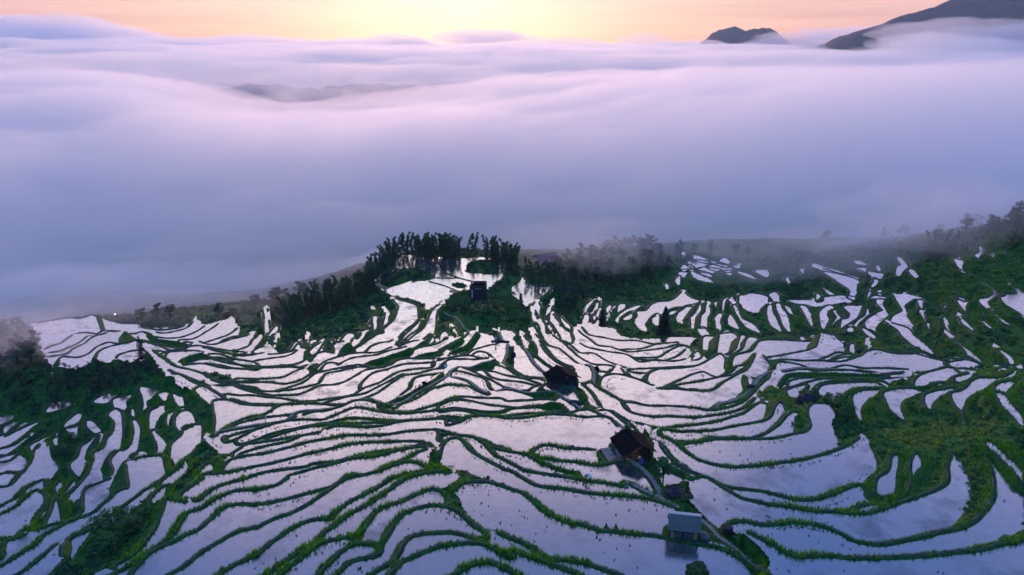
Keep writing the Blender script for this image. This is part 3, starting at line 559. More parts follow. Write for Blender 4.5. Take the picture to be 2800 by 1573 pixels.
# heights of the slope on a coarse fan, decimetres
LAND_TABLE = """424 426 429 432 434 436 439 441 443 445 447 450 452 454 457 459 462 465 467 470 473 476 478 480 483 484 486 487 488 489 489 488 488 487 486 484 483 482 480 479 478 477 476 476 476 476 476 476 476 477 477 477 477 476 476 476 475 475 474 474 474 474
416 419 421 424 427 429 432 434 436 439 441 443 445 447 450 452 455 458 461 464 467 470 472 475 477 479 481 482 483 484 484 484 483 482 480 478 477 475 473 472 471 470 470 470 470 470 471 471 472 472 472 472 472 472 471 471 471 470 470 470 470 470
407 410 414 417 420 422 425 428 430 432 434 436 438 441 443 445 448 451 454 457 460 463 467 470 472 475 476 478 479 479 479 479 478 476 474 472 470 468 466 465 464 463 463 463 464 465 466 467 467 468 468 468 468 467 467 466 466 466 466 466 466 467
398 402 405 409 412 415 418 421 424 426 428 430 432 434 436 439 441 444 447 450 454 457 461 464 467 470 472 473 474 475 475 474 473 471 468 466 463 461 459 458 457 456 456 457 458 460 461 462 463 464 464 464 463 463 462 462 461 461 462 462 463 464
388 392 396 400 404 408 412 415 418 420 422 424 426 428 430 432 434 437 440 444 447 451 455 459 463 466 468 469 470 471 471 470 468 465 462 459 456 454 452 450 449 449 450 451 453 455 457 459 460 460 460 460 459 459 458 457 457 457 458 459 460 462
378 382 387 391 396 400 404 408 412 414 417 419 421 422 424 426 428 431 434 437 441 445 449 454 458 461 464 466 466 467 466 465 462 459 456 452 449 446 444 442 442 442 444 446 449 452 454 456 456 457 456 456 455 454 454 453 454 455 456 457 458 460
368 372 376 381 386 392 396 401 405 409 412 414 416 417 419 420 423 425 428 431 435 438 443 448 454 458 460 462 463 463 462 460 457 453 449 445 442 439 436 435 435 436 438 441 445 449 452 452 453 453 453 452 452 451 451 451 452 453 454 455 456 458
358 362 366 371 376 382 388 393 399 403 407 410 412 414 415 416 418 420 423 427 430 433 437 442 449 454 457 459 459 459 458 455 452 447 442 439 435 432 430 428 429 430 433 437 443 447 448 448 449 450 449 449 449 449 449 449 450 450 451 452 454 457
349 352 356 360 366 372 379 385 391 397 402 405 408 410 412 413 414 416 420 424 426 429 433 437 442 448 452 454 454 452 451 449 445 439 435 431 428 426 425 425 425 426 427 431 439 443 442 442 444 444 443 444 444 444 445 446 446 446 447 450 453 457
340 344 347 350 355 361 369 376 382 389 395 400 404 407 409 410 411 413 416 420 423 426 429 432 436 441 444 446 445 443 442 439 435 430 428 426 425 424 423 423 423 422 423 428 436 437 435 435 435 435 436 436 437 438 438 439 439 441 444 449 454 459
330 336 341 345 347 351 358 366 374 381 387 394 399 403 405 407 408 410 413 416 419 422 424 426 431 436 439 439 437 434 433 431 427 425 423 423 422 421 421 421 420 419 422 428 432 430 428 428 428 427 427 429 430 430 430 432 434 439 444 450 457 464
317 323 331 339 344 346 350 355 363 371 378 385 393 399 401 403 405 407 409 412 415 417 420 423 428 433 436 435 432 428 426 425 424 422 419 418 416 415 415 416 416 417 420 423 423 421 420 418 417 417 418 419 419 420 423 428 433 438 445 455 463 470
305 308 315 324 335 342 345 348 353 360 367 375 385 394 398 400 401 404 406 409 411 414 417 421 426 431 433 431 428 425 423 422 420 418 415 412 411 410 411 411 412 414 415 416 414 411 409 408 408 408 409 410 412 416 421 427 432 442 454 463 470 476
297 300 302 308 318 329 337 341 345 351 359 366 376 386 394 398 399 400 402 405 407 409 413 418 422 426 428 427 425 423 421 418 416 414 412 411 410 409 408 407 408 410 410 409 406 403 401 400 401 402 403 405 409 413 418 426 440 453 462 469 475 479
285 290 296 298 302 311 324 333 338 344 352 360 369 378 387 394 396 397 399 400 402 405 409 413 417 421 422 422 423 421 418 414 411 410 409 408 407 405 404 404 405 406 405 400 396 394 393 393 395 397 399 403 406 409 417 431 446 456 464 471 477 481
272 274 277 282 290 300 309 320 330 337 344 353 363 370 377 385 392 393 395 396 397 400 404 408 412 415 418 419 419 417 413 408 405 402 403 402 400 398 397 400 401 398 394 389 387 387 386 387 390 392 396 400 403 408 417 432 446 458 466 472 477 480
262 263 263 263 265 278 292 307 320 329 336 344 354 363 368 374 382 387 389 392 394 396 399 403 406 409 412 414 414 411 406 401 397 395 395 393 392 390 390 390 390 388 384 381 380 380 381 383 387 391 395 399 402 408 421 438 451 460 466 471 475 478
249 252 256 256 257 262 272 287 306 321 326 331 341 353 363 370 375 379 380 384 389 392 395 399 401 403 406 408 407 403 398 393 391 389 388 387 386 386 387 386 382 379 378 377 378 377 379 382 386 390 396 400 403 415 432 445 452 458 463 468 472 475
237 239 241 244 249 255 265 272 284 302 316 322 328 339 351 361 369 372 373 375 377 382 387 392 395 396 395 396 398 394 389 385 384 385 384 382 381 383 386 382 376 372 371 372 373 376 379 381 384 388 395 400 410 424 434 442 448 454 459 464 469 472
224 227 229 228 227 234 245 257 262 273 294 313 322 329 340 349 357 364 369 371 372 374 377 380 382 383 383 383 383 378 375 371 374 379 379 378 377 379 380 376 370 367 367 368 370 373 376 378 380 385 391 400 410 418 426 435 442 450 456 461 465 468
209 213 217 221 222 222 228 235 240 248 261 280 303 319 331 341 348 354 360 365 369 371 371 371 372 372 372 372 371 368 367 366 368 372 374 373 372 372 369 365 365 364 365 365 367 368 370 373 374 376 381 388 397 406 420 432 442 448 453 457 460 462
194 198 202 205 209 213 219 227 233 239 250 262 277 296 313 326 336 344 349 354 358 363 364 365 366 364 364 365 364 365 366 366 367 369 369 366 362 359 355 353 354 357 358 359 361 364 366 365 361 361 367 375 386 403 422 433 438 443 447 451 453 455
180 184 187 190 191 196 203 215 225 233 243 257 270 282 294 310 322 332 336 341 346 349 352 355 357 355 355 355 357 361 364 365 364 365 365 359 348 348 345 345 346 347 349 353 358 363 363 353 346 351 360 373 389 406 418 424 431 436 441 444 445 446
166 170 174 179 181 182 188 202 214 226 240 253 265 276 289 301 313 319 324 329 335 339 342 342 342 342 343 343 345 350 354 354 352 353 354 345 341 337 331 332 336 339 343 349 356 363 358 345 343 351 364 379 393 403 410 418 425 429 432 434 435 436
153 156 161 165 172 178 180 188 199 211 232 249 264 274 284 293 303 310 313 316 322 330 333 333 332 333 333 332 335 341 339 337 338 342 342 340 335 327 322 324 327 330 337 345 351 353 345 339 344 356 369 380 390 396 406 413 417 419 420 421 422 423
141 144 147 152 157 166 177 183 191 204 224 241 253 269 283 292 298 302 306 309 312 317 319 320 323 321 324 327 329 333 332 332 334 336 336 332 322 314 310 312 316 320 330 338 339 335 332 335 345 355 367 375 382 391 397 400 402 404 406 407 408 410
132 135 137 140 144 150 168 180 187 195 207 226 239 253 274 285 295 297 297 300 303 303 302 299 301 307 314 318 322 323 322 323 325 331 329 316 300 297 297 300 306 309 320 325 322 322 322 329 340 352 359 361 365 373 378 382 385 388 390 392 394 397
124 128 130 132 133 138 150 166 174 188 202 217 230 242 263 282 291 291 287 286 288 288 289 290 291 296 305 314 315 311 306 312 319 325 324 306 293 293 295 297 300 303 313 315 315 316 318 322 330 336 335 337 348 353 358 364 368 371 373 376 381 386
117 120 124 127 130 131 138 150 159 171 194 215 223 234 255 278 289 282 277 273 274 276 279 282 288 294 302 309 309 302 295 293 299 315 318 294 288 291 291 292 295 299 308 308 308 312 313 314 314 315 319 325 329 333 341 346 349 353 358 364 371 379
111 114 117 120 124 128 131 140 152 165 181 207 218 231 248 266 274 270 266 263 264 269 272 273 280 289 296 301 304 298 288 284 286 299 291 275 276 275 270 271 275 284 294 300 302 304 305 305 302 299 302 303 307 314 322 327 332 339 348 357 367 376
107 111 114 115 116 118 123 132 146 162 178 196 214 235 252 260 259 253 253 255 256 259 268 269 274 281 285 291 293 287 280 273 273 276 271 269 264 253 254 258 266 273 283 288 292 293 290 287 284 286 283 289 293 301 308 311 320 333 345 356 367 377
103 110 115 118 118 117 116 122 137 157 181 197 216 241 258 256 248 242 241 244 247 245 260 265 268 272 274 275 276 274 270 267 266 262 256 252 247 235 239 248 256 264 271 274 277 275 274 275 278 278 275 275 274 281 291 306 321 335 347 359 369 379
96 107 116 122 127 129 129 129 135 148 168 195 224 245 249 245 237 233 230 233 237 243 247 247 249 250 256 261 264 266 259 263 261 251 239 230 223 224 229 236 242 247 252 259 262 262 267 272 275 271 261 257 259 279 299 313 327 339 351 362 373 383
82 97 111 123 133 141 147 155 164 167 169 179 207 228 235 230 227 224 220 218 221 225 233 234 238 236 238 247 243 245 246 256 256 241 228 220 212 213 215 222 231 238 246 249 250 254 257 261 261 252 246 247 264 286 304 319 332 344 356 367 378 389
62 80 98 115 130 144 155 164 173 186 191 194 200 209 212 226 218 210 206 206 208 207 216 221 232 239 233 237 234 232 237 253 248 231 217 210 205 199 201 207 220 233 238 236 235 230 230 243 245 234 233 246 270 293 311 326 338 350 362 374 385 396
36 55 75 96 117 136 151 163 171 168 184 199 204 204 203 203 200 194 192 195 200 191 193 202 207 223 224 227 227 219 223 241 239 221 204 193 189 189 195 204 214 221 210 204 204 199 211 219 217 225 231 252 282 305 320 330 343 356 369 382 394 405
9 28 47 68 91 116 139 154 162 167 174 187 195 196 190 185 182 179 171 179 192 186 175 190 195 202 204 219 216 213 223 234 229 207 190 179 178 180 185 191 186 190 198 204 198 197 203 204 211 218 232 266 291 314 324 336 350 365 380 394 405 414
-16 1 18 37 56 79 106 138 157 158 166 178 177 176 170 164 164 168 174 172 172 179 177 180 181 185 194 213 210 202 211 227 201 194 177 170 170 172 169 159 156 174 195 197 192 193 189 187 196 205 232 262 292 312 325 343 361 379 395 407 417 424
-41 -23 -6 10 26 43 61 79 105 149 159 161 167 162 155 147 145 148 156 163 153 149 171 176 172 178 189 200 208 209 207 205 196 176 167 156 155 155 152 150 153 159 161 159 164 167 169 184 206 215 239 264 289 310 333 357 378 396 411 422 428 431
-65 -45 -27 -10 6 20 35 50 58 73 132 155 150 134 135 137 142 145 146 151 136 136 152 163 166 177 188 185 201 222 204 179 184 160 144 128 126 128 138 151 146 125 115 115 138 145 156 171 186 208 233 257 289 322 352 377 399 415 427 434 436 434
-90 -68 -47 -28 -9 8 23 39 65 70 80 112 125 121 118 126 134 134 130 133 126 122 132 144 151 165 184 190 199 213 199 169 166 153 122 113 97 97 122 147 125 96 98 108 123 127 143 158 183 202 226 271 311 346 375 400 420 433 441 442 439 434
-118 -94 -71 -48 -26 -5 16 37 60 79 84 90 102 110 113 118 125 112 91 90 101 107 117 133 150 167 172 169 177 181 171 152 144 133 108 100 73 79 94 93 98 98 102 107 113 124 138 158 178 200 244 293 335 367 396 421 439 446 447 444 438 431
-149 -122 -97 -72 -48 -25 -1 23 49 71 79 81 86 94 103 112 116 100 72 54 67 84 100 119 142 161 155 132 140 146 138 130 135 108 87 74 67 80 77 80 98 101 100 100 113 125 139 156 171 209 262 315 345 381 419 440 448 448 444 438 430 423
-182 -153 -126 -99 -74 -50 -26 -3 20 41 55 60 65 71 80 91 97 92 71 50 50 66 85 106 127 139 134 127 128 130 128 125 116 88 75 67 70 68 69 80 87 96 101 100 108 115 125 150 177 218 272 313 358 409 432 441 442 438 432 425 418 411
-217 -186 -156 -128 -101 -76 -53 -32 -12 5 17 25 31 39 48 59 69 74 69 48 36 50 74 100 121 130 128 124 126 129 128 126 112 88 71 63 63 62 63 70 65 92 83 100 102 102 111 141 182 226 272 322 370 403 419 425 424 420 414 407 400 394
-252 -219 -188 -158 -129 -103 -80 -59 -41 -27 -17 -11 -6 2 11 20 31 42 51 47 31 38 63 94 117 128 129 125 127 130 128 125 113 88 71 62 61 62 65 64 61 61 61 84 90 92 108 143 177 215 268 319 359 384 397 402 401 397 391 385 379 373
-286 -252 -219 -188 -158 -130 -106 -84 -67 -54 -44 -38 -34 -30 -23 -16 -8 2 15 22 22 26 49 86 115 128 132 131 130 130 128 121 103 76 55 47 45 46 55 58 51 50 58 73 86 99 111 138 174 218 269 312 343 362 372 375 373 369 364 359 353 349
-317 -283 -250 -218 -187 -158 -132 -109 -90 -77 -68 -61 -58 -55 -50 -45 -38 -29 -18 -7 2 11 31 71 109 128 133 130 128 126 121 107 84 57 37 29 26 29 36 39 40 43 52 67 85 93 103 140 179 225 268 301 324 337 343 344 342 338 334 329 325 322
-344 -312 -278 -246 -214 -185 -158 -135 -115 -100 -90 -84 -80 -77 -74 -69 -63 -55 -44 -31 -18 -2 21 56 94 118 128 130 127 122 112 92 66 41 23 15 13 16 19 21 23 29 40 58 79 87 112 142 186 228 260 284 299 307 311 311 308 305 301 297 294 293
-370 -338 -305 -272 -241 -211 -184 -161 -141 -125 -114 -107 -103 -100 -97 -93 -87 -78 -68 -54 -38 -18 9 43 80 111 125 127 125 120 101 76 48 24 9 3 4 9 13 11 13 18 28 43 66 98 120 151 189 219 242 257 268 273 274 274 271 268 265 263 262 263
-419 -372 -331 -298 -266 -236 -209 -185 -166 -151 -140 -133 -128 -126 -123 -119 -113 -104 -93 -79 -62 -39 -12 22 58 90 109 113 110 101 83 57 29 7 -4 -6 -2 2 4 8 10 19 26 45 76 97 118 145 173 196 213 225 232 235 235 234 232 230 228 228 197 154
-478 -435 -388 -338 -292 -261 -232 -208 -190 -176 -166 -160 -157 -155 -154 -151 -145 -137 -125 -111 -93 -70 -42 -9 24 55 76 85 85 77 61 39 15 -4 -11 -11 -8 -5 -2 3 1 11 25 44 64 82 102 126 149 167 180 188 192 194 194 192 191 190 150 109 67 26
-534 -496 -454 -408 -358 -307 -258 -232 -212 -199 -192 -188 -187 -187 -188 -188 -185 -177 -166 -151 -133 -109 -81 -50 -18 12 35 48 53 49 38 23 6 -8 -14 -14 -11 -7 -4 -2 0 8 17 31 47 64 84 104 121 134 143 149 151 151 150 142 101 61 21 -19 -58 -97
-586 -554 -517 -476 -432 -384 -335 -286 -241 -224 -217 -216 -218 -222 -226 -229 -229 -225 -216 -202 -182 -158 -130 -99 -67 -37 -13 5 14 16 12 4 -6 -16 -20 -19 -14 -10 -6 -5 -3 -1 4 17 31 47 63 78 90 99 105 107 108 90 51 12 -27 -65 -102 -140 -177 -216
-631 -605 -575 -540 -502 -460 -415 -369 -325 -286 -258 -247 -252 -259 -267 -274 -279 -279 -272 -259 -240 -215 -186 -155 -122 -91 -65 -44 -30 -22 -21 -23 -28 -33 -35 -32 -25 -20 -16 -14 -12 -10 -5 4 15 27 39 49 57 62 65 37 1 -37 -75 -112 -148 -183 -218 -254 -292 -331
-667 -648 -625 -597 -566 -531 -492 -452 -412 -375 -344 -321 -307 -298 -308 -320 -329 -335 -333 -323 -304 -278 -248 -215 -181 -149 -120 -96 -78 -66 -59 -57 -58 -60 -59 -55 -48 -40 -33 -27 -22 -19 -16 -11 -5 3 11 18 14 -15 -47 -82 -119 -156 -192 -226 -259 -292 -326 -363 -402 -444
-691 -679 -663 -644 -620 -592 -561 -528 -494 -460 -430 -406 -389 -379 -374 -373 -378 -389 -395 -389 -371 -345 -313 -278 -243 -209 -178 -151 -130 -114 -103 -97 -95 -94 -93 -88 -78 -67 -56 -46 -38 -37 -37 -35 -31 -25 -44 -68 -94 -125 -158 -194 -230 -266 -299 -330 -361 -394 -430 -469 -511 -556
-700 -697 -689 -677 -661 -641 -618 -592 -564 -536 -509 -486 -468 -456 -450 -449 -450 -453 -454 -451 -436 -410 -377 -342 -306 -270 -237 -208 -183 -164 -150 -141 -136 -132 -129 -123 -112 -100 -88 -77 -71 -70 -70 -87 -105 -124 -145 -169 -196 -227 -260 -295 -331 -363 -393 -424 -457 -493 -532 -574 -620 -669
-700 -700 -700 -696 -689 -677 -661 -643 -622 -600 -577 -557 -539 -527 -519 -515 -516 -518 -519 -516 -502 -475 -439 -402 -366 -330 -296 -264 -237 -216 -199 -187 -179 -173 -167 -160 -150 -139 -129 -131 -142 -156 -172 -187 -202 -219 -238 -262 -289 -319 -352 -385 -418 -449 -481 -515 -551 -591 -635 -681 -700 -700
-700 -700 -700 -700 -700 -696 -689 -678 -665 -649 -632 -615 -600 -587 -578 -573 -572 -572 -572 -569 -560 -541 -514 -480 -443 -404 -366 -330 -298 -272 -251 -237 -229 -225 -223 -222 -222 -224 -229 -238 -249 -260 -270 -280 -292 -306 -324 -347 -373 -403 -436 -468 -501 -534 -570 -607 -648 -692 -700 -700 -700 -700"""
# ---------------------------------------------------------------- photograph -> place
FWD = np.array([0, math.cos(PITCH), -math.sin(PITCH)]); UPV = np.array([0, math.sin(PITCH), math.cos(PITCH)]); RGT = np.array([1.0, 0, 0])
def ray(u, v):
    u = np.asarray(u, float); v = np.asarray(v, float)
    return FWD + ((u - CX) / FPX)[..., None] * RGT - ((v - CY) / FPX)[..., None] * UPV
def at_z(u, v, z):
    d = ray(u, v)
    return d * ((np.asarray(z, float) - CAM_Z) / d[..., 2])[..., None] + np.array([0, 0, CAM_Z])
def parse(row, sh):
    ox, oy = SHEET[sh]; s = SCALE[sh]
    return np.array([[ox + float(a.split(',')[0]) * s, oy + float(a.split(',')[1]) * s] for a in row.split()])
def smooth_line(p, step, closed=False):
    """Catmull-Rom through the points, then even steps"""
    p = np.asarray(p, float)
    n = len(p)
    out_ = []
    rng = range(n) if closed else range(n - 1)
    for i in rng:
        a, b = p[i], p[(i + 1) % n]
        z = p[(i - 1) % n] if (closed or i > 0) else 2 * a - b
        c = p[(i + 2) % n] if (closed or i + 2 < n) else 2 * b - a
        k = max(2, int(np.linalg.norm((b - a)[:2]) / step) + 1)
        t = (np.arange(k) / k)[:, None]
        out_.append(0.5 * (2 * a + (b - z) * t + (2 * z - 5 * a + 4 * b - c) * t ** 2 + (3 * a - z - 3 * b + c) * t ** 3))
    if not closed:
        out_.append(p[-1:])
    return np.concatenate(out_)

# survey grid: fan of cells that keep their size in proportion to the distance
DT, DS = 0.0028, 0.0031
TMIN, TMAX, YMIN, YMAX = -1.02, 1.02, 48.0, 430.0
ts = np.arange(TMIN, TMAX, DT); ss = np.arange(math.log(YMIN), math.log(YMAX), DS)
NT, NS = len(ts), len(ss)
YG = np.exp(ss)[:, None] * np.ones(NT)[None]
XG = YG * ts[None]
# land on a coarser grid, then interpolated
cs = 4
LT, LS = np.arange(0, NT + cs, cs), np.arange(0, NS + cs, cs)
def cubic_up(A, n, k):
    """Catmull-Rom interpolation along axis 0 to n rows, k rows apart"""
    x = np.arange(n) / k; i = np.clip(x.astype(int), 0, len(A) - 2); f = (x - i)[:, None]
    p0, p1, p2, p3 = A[np.maximum(i - 1, 0)], A[i], A[i + 1], A[np.minimum(i + 2, len(A) - 1)]
    return 0.5 * (2 * p1 + (p2 - p0) * f + (2 * p0 - 5 * p1 + 4 * p2 - p3) * f ** 2 + (3 * p1 - p0 - 3 * p2 + p3) * f ** 3)
_rows = [[int(v) / 10.0 for v in r.split()] for r in LAND_TABLE.strip().split('\n')]
lc = cubic_up(cubic_up(np.array(_rows), len(LS), 3).T, len(LT), 3).T
def land_fast(x, y):
    x = np.asarray(x, float); y = np.maximum(np.asarray(y, float), YMIN)
    i = np.clip((np.log(y) - math.log(YMIN)) / DS / cs, 0, len(LS) - 1.001)
    j = np.clip((x / y - TMIN) / DT / cs, 0, len(LT) - 1.001)
    i0 = i.astype(int); j0 = j.astype(int); fi = i - i0; fj = j - j0
    return (lc[i0, j0] * (1 - fi) * (1 - fj) + lc[i0 + 1, j0] * fi * (1 - fj) + lc[i0, j0 + 1] * (1 - fi) * fj + lc[i0 + 1, j0 + 1] * fi * fj)
def place(uv, lift=0.0):
    """where the sight line meets the land"""
    d = ray(uv[:, 0], uv[:, 1])
    s = np.full(len(d), 50.0); done = np.zeros(len(d), bool)
    prev = s.copy()
    while not done.all() and s[~done].max() < 520:
        p = d * s[:, None]
        below = (p[:, 2] + CAM_Z) < land_fast(p[:, 0], p[:, 1]) + lift
        newly = below & ~done
        done |= newly
        prev = np.where(done, prev, s)
        s = np.where(done, s, s * 1.004 + 0.05)
    lo, hi = prev, s
    for _ in range(12):
        m = (lo + hi) / 2; p = d * m[:, None]
        b = (p[:, 2] + CAM_Z) < land_fast(p[:, 0], p[:, 1]) + lift
        hi = np.where(b, m, hi); lo = np.where(b, lo, m)
    p = d * hi[:, None]
    p[:, 2] += CAM_Z
    return p
def cell(p):
    i = np.clip(((np.log(np.maximum(p[..., 1], 1)) - math.log(YMIN)) / DS).round().astype(int), 0, NS - 1)
    j = np.clip(((p[..., 0] / np.maximum(p[..., 1], 1) - TMIN) / DT).round().astype(int), 0, NT - 1)
    return i, j
def inside(poly):
    """cells inside a polygon laid on the land (plan test)"""
    pp = place(poly); gi, gj = (np.log(pp[:, 1]) - math.log(YMIN)) / DS, (pp[:, 0] / pp[:, 1] - TMIN) / DT
    i0, i1 = max(0, int(gi.min())), min(NS, int(gi.max()) + 2); j0, j1 = max(0, int(gj.min())), min(NT, int(gj.max()) + 2)
    m = np.zeros((NS, NT), bool)
    if i1 <= i0 or j1 <= j0:
        return m
    I, J = np.mgrid[i0:i1, j0:j1]
    sub = np.zeros(I.shape, bool)
    n = len(gi)
    for a in range(n):
        b = (a + 1) % n
        cnd = (gi[a] > I) != (gi[b] > I)
        with np.errstate(divide='ignore', invalid='ignore'):
            xs = (gj[b] - gj[a]) * (I - gi[a]) / (gi[b] - gi[a] + 1e-12) + gj[a]
        sub ^= cnd & (J < xs)
    m[i0:i1, j0:j1] = sub
    return m

# gather everything in photograph coordinates
lines = []            # dicts: pts (plan 3-D), kind, closed
for sh, txt in LINES.items():
    for row in txt.strip().split('\n'):
        lines.append(dict(uv=parse(row.split(' ', 1)[1], sh), kind='bund', closed=False))
for sh, txt in PATHS.items():
    for row in txt.strip().split('\n'):
        w, pts = row.split(' ', 1)
        lines.append(dict(uv=parse(pts, sh), kind='path', closed=False, w=float(w)))
for sh, txt in PADDIES.items():
    for row in txt.strip().split('\n'):
        q = parse(row, sh)
        if sh in 'ACDE':                 # the water runs right under the bank on these steep slopes
            tg = np.roll(q, -1, 0) - np.roll(q, 1, 0); tg /= np.linalg.norm(tg, axis=1)[:, None] + 1e-9
            sgn = np.sign(np.sum(q[:, 0] * np.roll(q[:, 1], -1) - np.roll(q[:, 0], -1) * q[:, 1]))
            q = q + np.stack([tg[:, 1], -tg[:, 0]], -1) * sgn * (3.2 if sh in 'CD' else 2.0)
        lines.append(dict(uv=q, kind='rim', closed=True))
for l in lines:
    if l['closed']:
        l['uv'][:, 0] = np.where(l['uv'][:, 0] < 1.0, -45.0, l['uv'][:, 0])
        continue
    for end, nxt in ((0, 1), (-1, -2)):          # run on past the edge of the photograph
        e = l['uv'][end]; dr = e - l['uv'][nxt]; dr = dr / (np.hypot(*dr) + 1e-9)
        if e[1] > 1560 or e[0] < 2 or e[0] > 2795:
            e2 = (e + dr * (min(500.0, (1740 - e[1]) / dr[1]) if (e[1] > 1560 and dr[1] > 0.2) else 200.0))[None]
            l['uv'] = np.concatenate([e2, l['uv']]) if end == 0 else np.concatenate([l['uv'], e2])
# join loose ends to whatever line they almost reach
allp = [smooth_line(l['uv'], 4, l['closed']) for l in lines]
for k, l in enumerate(lines):
    if l['closed']:
        continue
    for end in (0, -1):
        e = l['uv'][end]; best = None
        for m, q in enumerate(allp):
            if m == k:
                continue
            dd = np.hypot(*(q - e).T); a = dd.argmin()
            if dd[a] < np.interp(e[1], [900, 1500], [9, 30]) and (best is None or dd[a] < best[0]):
                best = (dd[a], q[a])
        if best is not None and best[0] > 0.5:
            l['uv'] = np.concatenate([best[1][None], l['uv']]) if end == 0 else np.concatenate([l['uv'], best[1][None]])
def survey():
    global TG, REG, ZR, barrier, n_reg, area, green, single
    TG = land_fast(XG, YG)
    for l in lines:
        uvs = smooth_line(l['uv'], 6, l['closed'])
        l['p'] = smooth_line(place(uvs), 0.16, l['closed'])

    # cells: which terrace does each belong to
    area = np.zeros((NS, NT), bool)
    for sh, txt in AREAS.items():
        for row in txt.strip().split('\n'):
            area |= inside(smooth_line(parse(row, sh), 8, True))
    green = np.zeros((NS, NT), bool)
    for sh, txt in GREENS.items():
        for row in txt.strip().split('\n'):
            green |= inside(smooth_line(parse(row, sh), 8, True))
    REG = np.zeros((NS, NT), np.int32)           # 0 = land, >0 = paddy
    n_reg = 0
    for l in lines:
        if l['closed']:
            n_reg += 1
            l['reg'] = n_reg
            REG[inside(smooth_line(l['uv'], 4, True))] = n_reg
    single = REG > 0
    barrier = np.zeros((NS, NT), bool)
    for l in lines:
        i, j = cell(l['p']); barrier[i, j] = True
    free = area & ~green & ~single & ~barrier
    # connected flights, run by run
    lab = np.zeros((NS, NT), np.int32); par = [0]
    def find(a):
        while par[a] != a:
            par[a] = par[par[a]]; a = par[a]
        return a
    prev_runs = []
    for i in range(NS):
        row = free[i]
        d = np.diff(np.concatenate([[0], row.astype(np.int8), [0]]))
        runs = []
        for a, b in zip(np.flatnonzero(d == 1), np.flatnonzero(d == -1)):
            par.append(len(par)); k = len(par) - 1
            for (a2, b2, k2) in prev_runs:
                if a2 < b and b2 > a:
                    r1, r2_ = find(k2), find(k)
                    if r1 != r2_:
                        par[max(r1, r2_)] = min(r1, r2_)
            lab[i, a:b] = k; runs.append((a, b, k))
        prev_runs = runs
    root = np.array([find(a) for a in range(len(par))])
    lab = root[lab]
    cellarea = (YG * DT) * (YG * DS)
    tot = np.bincount(lab.ravel(), weights=cellarea.ravel())
    for k in np.flatnonzero(tot > 6.0):
        if k == 0:
            continue
        n_reg += 1
        REG[lab == k] = n_reg
    # let each paddy grow under the bunds round it
    allowed = (area & ~green) | single | barrier
    for _ in range(5):
        for di, dj in ((0, 1), (0, -1), (1, 0), (-1, 0)):
            sft = np.roll(REG, (di, dj), (0, 1))
            m = (REG == 0) & (sft > 0) & allowed & (barrier | (area & ~green))
            REG[m] = sft[m]
    cnt = np.bincount(REG.ravel(), minlength=n_reg + 1)
    zsum = np.bincount(REG.ravel(), weights=TG.ravel(), minlength=n_reg + 1)
    ZR = np.where(cnt > 0, zsum / np.maximum(cnt, 1), -999.0)
    ZR[0] = -999.0


survey()
# level of each bund: the higher of the two terraces it parts
samples = []; screst = []; swid = []
for l in lines:
    p = l['p']
    if l['closed']:
        t = np.roll(p, -1, 0) - np.roll(p, 1, 0)
    else:
        t = np.gradient(p, axis=0)
    nrmv = np.stack([-t[:, 1], t[:, 0]], -1); nrmv /= np.linalg.norm(nrmv, axis=1)[:, None] + 1e-9
    l['n'] = nrmv
    off = (0.006 * p[:, 1])[:, None] * nrmv
    zz = []
    for s in (1, -1):
        q = p.copy(); q[:, :2] += s * off
        i, j = cell(q); r = REG[i, j]
        zz.append(np.where(r > 0, ZR[r], -999.0)); l['r%d' % s] = r
    i, j = cell(p)
    zt = TG[i, j]
    zu = np.maximum(zz[0], zz[1])
    if l['kind'] == 'path':
        zu = np.where(zu > -500, np.maximum(zu, zt - 0.6), zt)
    dry = zu < -500
    zu = np.where(dry, zt, zu)
    k = 41 if l['kind'] == 'path' else 15
    if len(zu) > k:
        pad = np.pad(zu, k // 2, mode='wrap' if l['closed'] else 'edge')
        zu = np.convolve(pad, np.ones(k) / k, 'valid')
    l['dry'] = dry
    l['z'] = zu
    if l['closed']:                       # rim only where the land falls away
        outz = np.where(zz[0] < zz[1], 1, -1)[:, None]
        q = p.copy(); q[:, :2] += 1.6 * outz * nrmv
        lo = np.where(np.minimum(zz[0], zz[1]) > -500, np.minimum(zz[0], zz[1]), land_fast(q[:, 0], q[:, 1]))
        l['keep'] = lo < zu + 0.15
    else:
        l['keep'] = ~dry if l['kind'] == 'bund' else np.ones(len(p), bool)
    samples.append(p); screst.append(np.where(dry & (l['kind'] != 'path'), -999.0, zu + (0.16 if l['kind'] == 'path' else 0.16)))
    swid.append(np.full(len(p), (l['w'] * 0.5 + 0.15) if l['kind'] == 'path' else 0.30))
SP = np.concatenate(samples); SCR = np.concatenate(screst); SWI = np.concatenate(swid)
kd = kdtree.KDTree(len(SP))
for i in range(len(SP)):
    kd.insert((SP[i, 0], SP[i, 1], 0.0), i)
kd.balance()

# ground heights
inner = (ts[None] > -1.0) & (ts[None] < 1.0) & (YG > 50)
rough = np.zeros((NS, NT))
for ph, fr, am in ((0.3, 0.11, 0.5), (1.7, 0.37, 0.22), (4.1, 0.83, 0.12)):
    rough += am * np.sin(fr * XG + 1.3 * np.sin(fr * 0.7 * YG + ph)) * np.cos(fr * YG * 1.1 + 1.1 * np.sin(fr * XG * 0.6 + 2 * ph))
calm = ~(REG > 0)
shore = np.zeros((NS, NT)); ring_m = REG > 0
for k_ in range(14):
    ring_m = ring_m | np.roll(ring_m, 1, 0) | np.roll(ring_m, -1, 0) | np.roll(ring_m, 1, 1) | np.roll(ring_m, -1, 1)
    shore[~ring_m] += 1 / 14
landZ = TG + rough * np.clip((YG - 40) / 60, 0.4, 1) * (0.15 + 0.85 * shore)
HG = np.where(REG > 0, ZR[REG] - 0.45, landZ)
dist = np.full((NS, NT), 99.0)
near = barrier.copy()
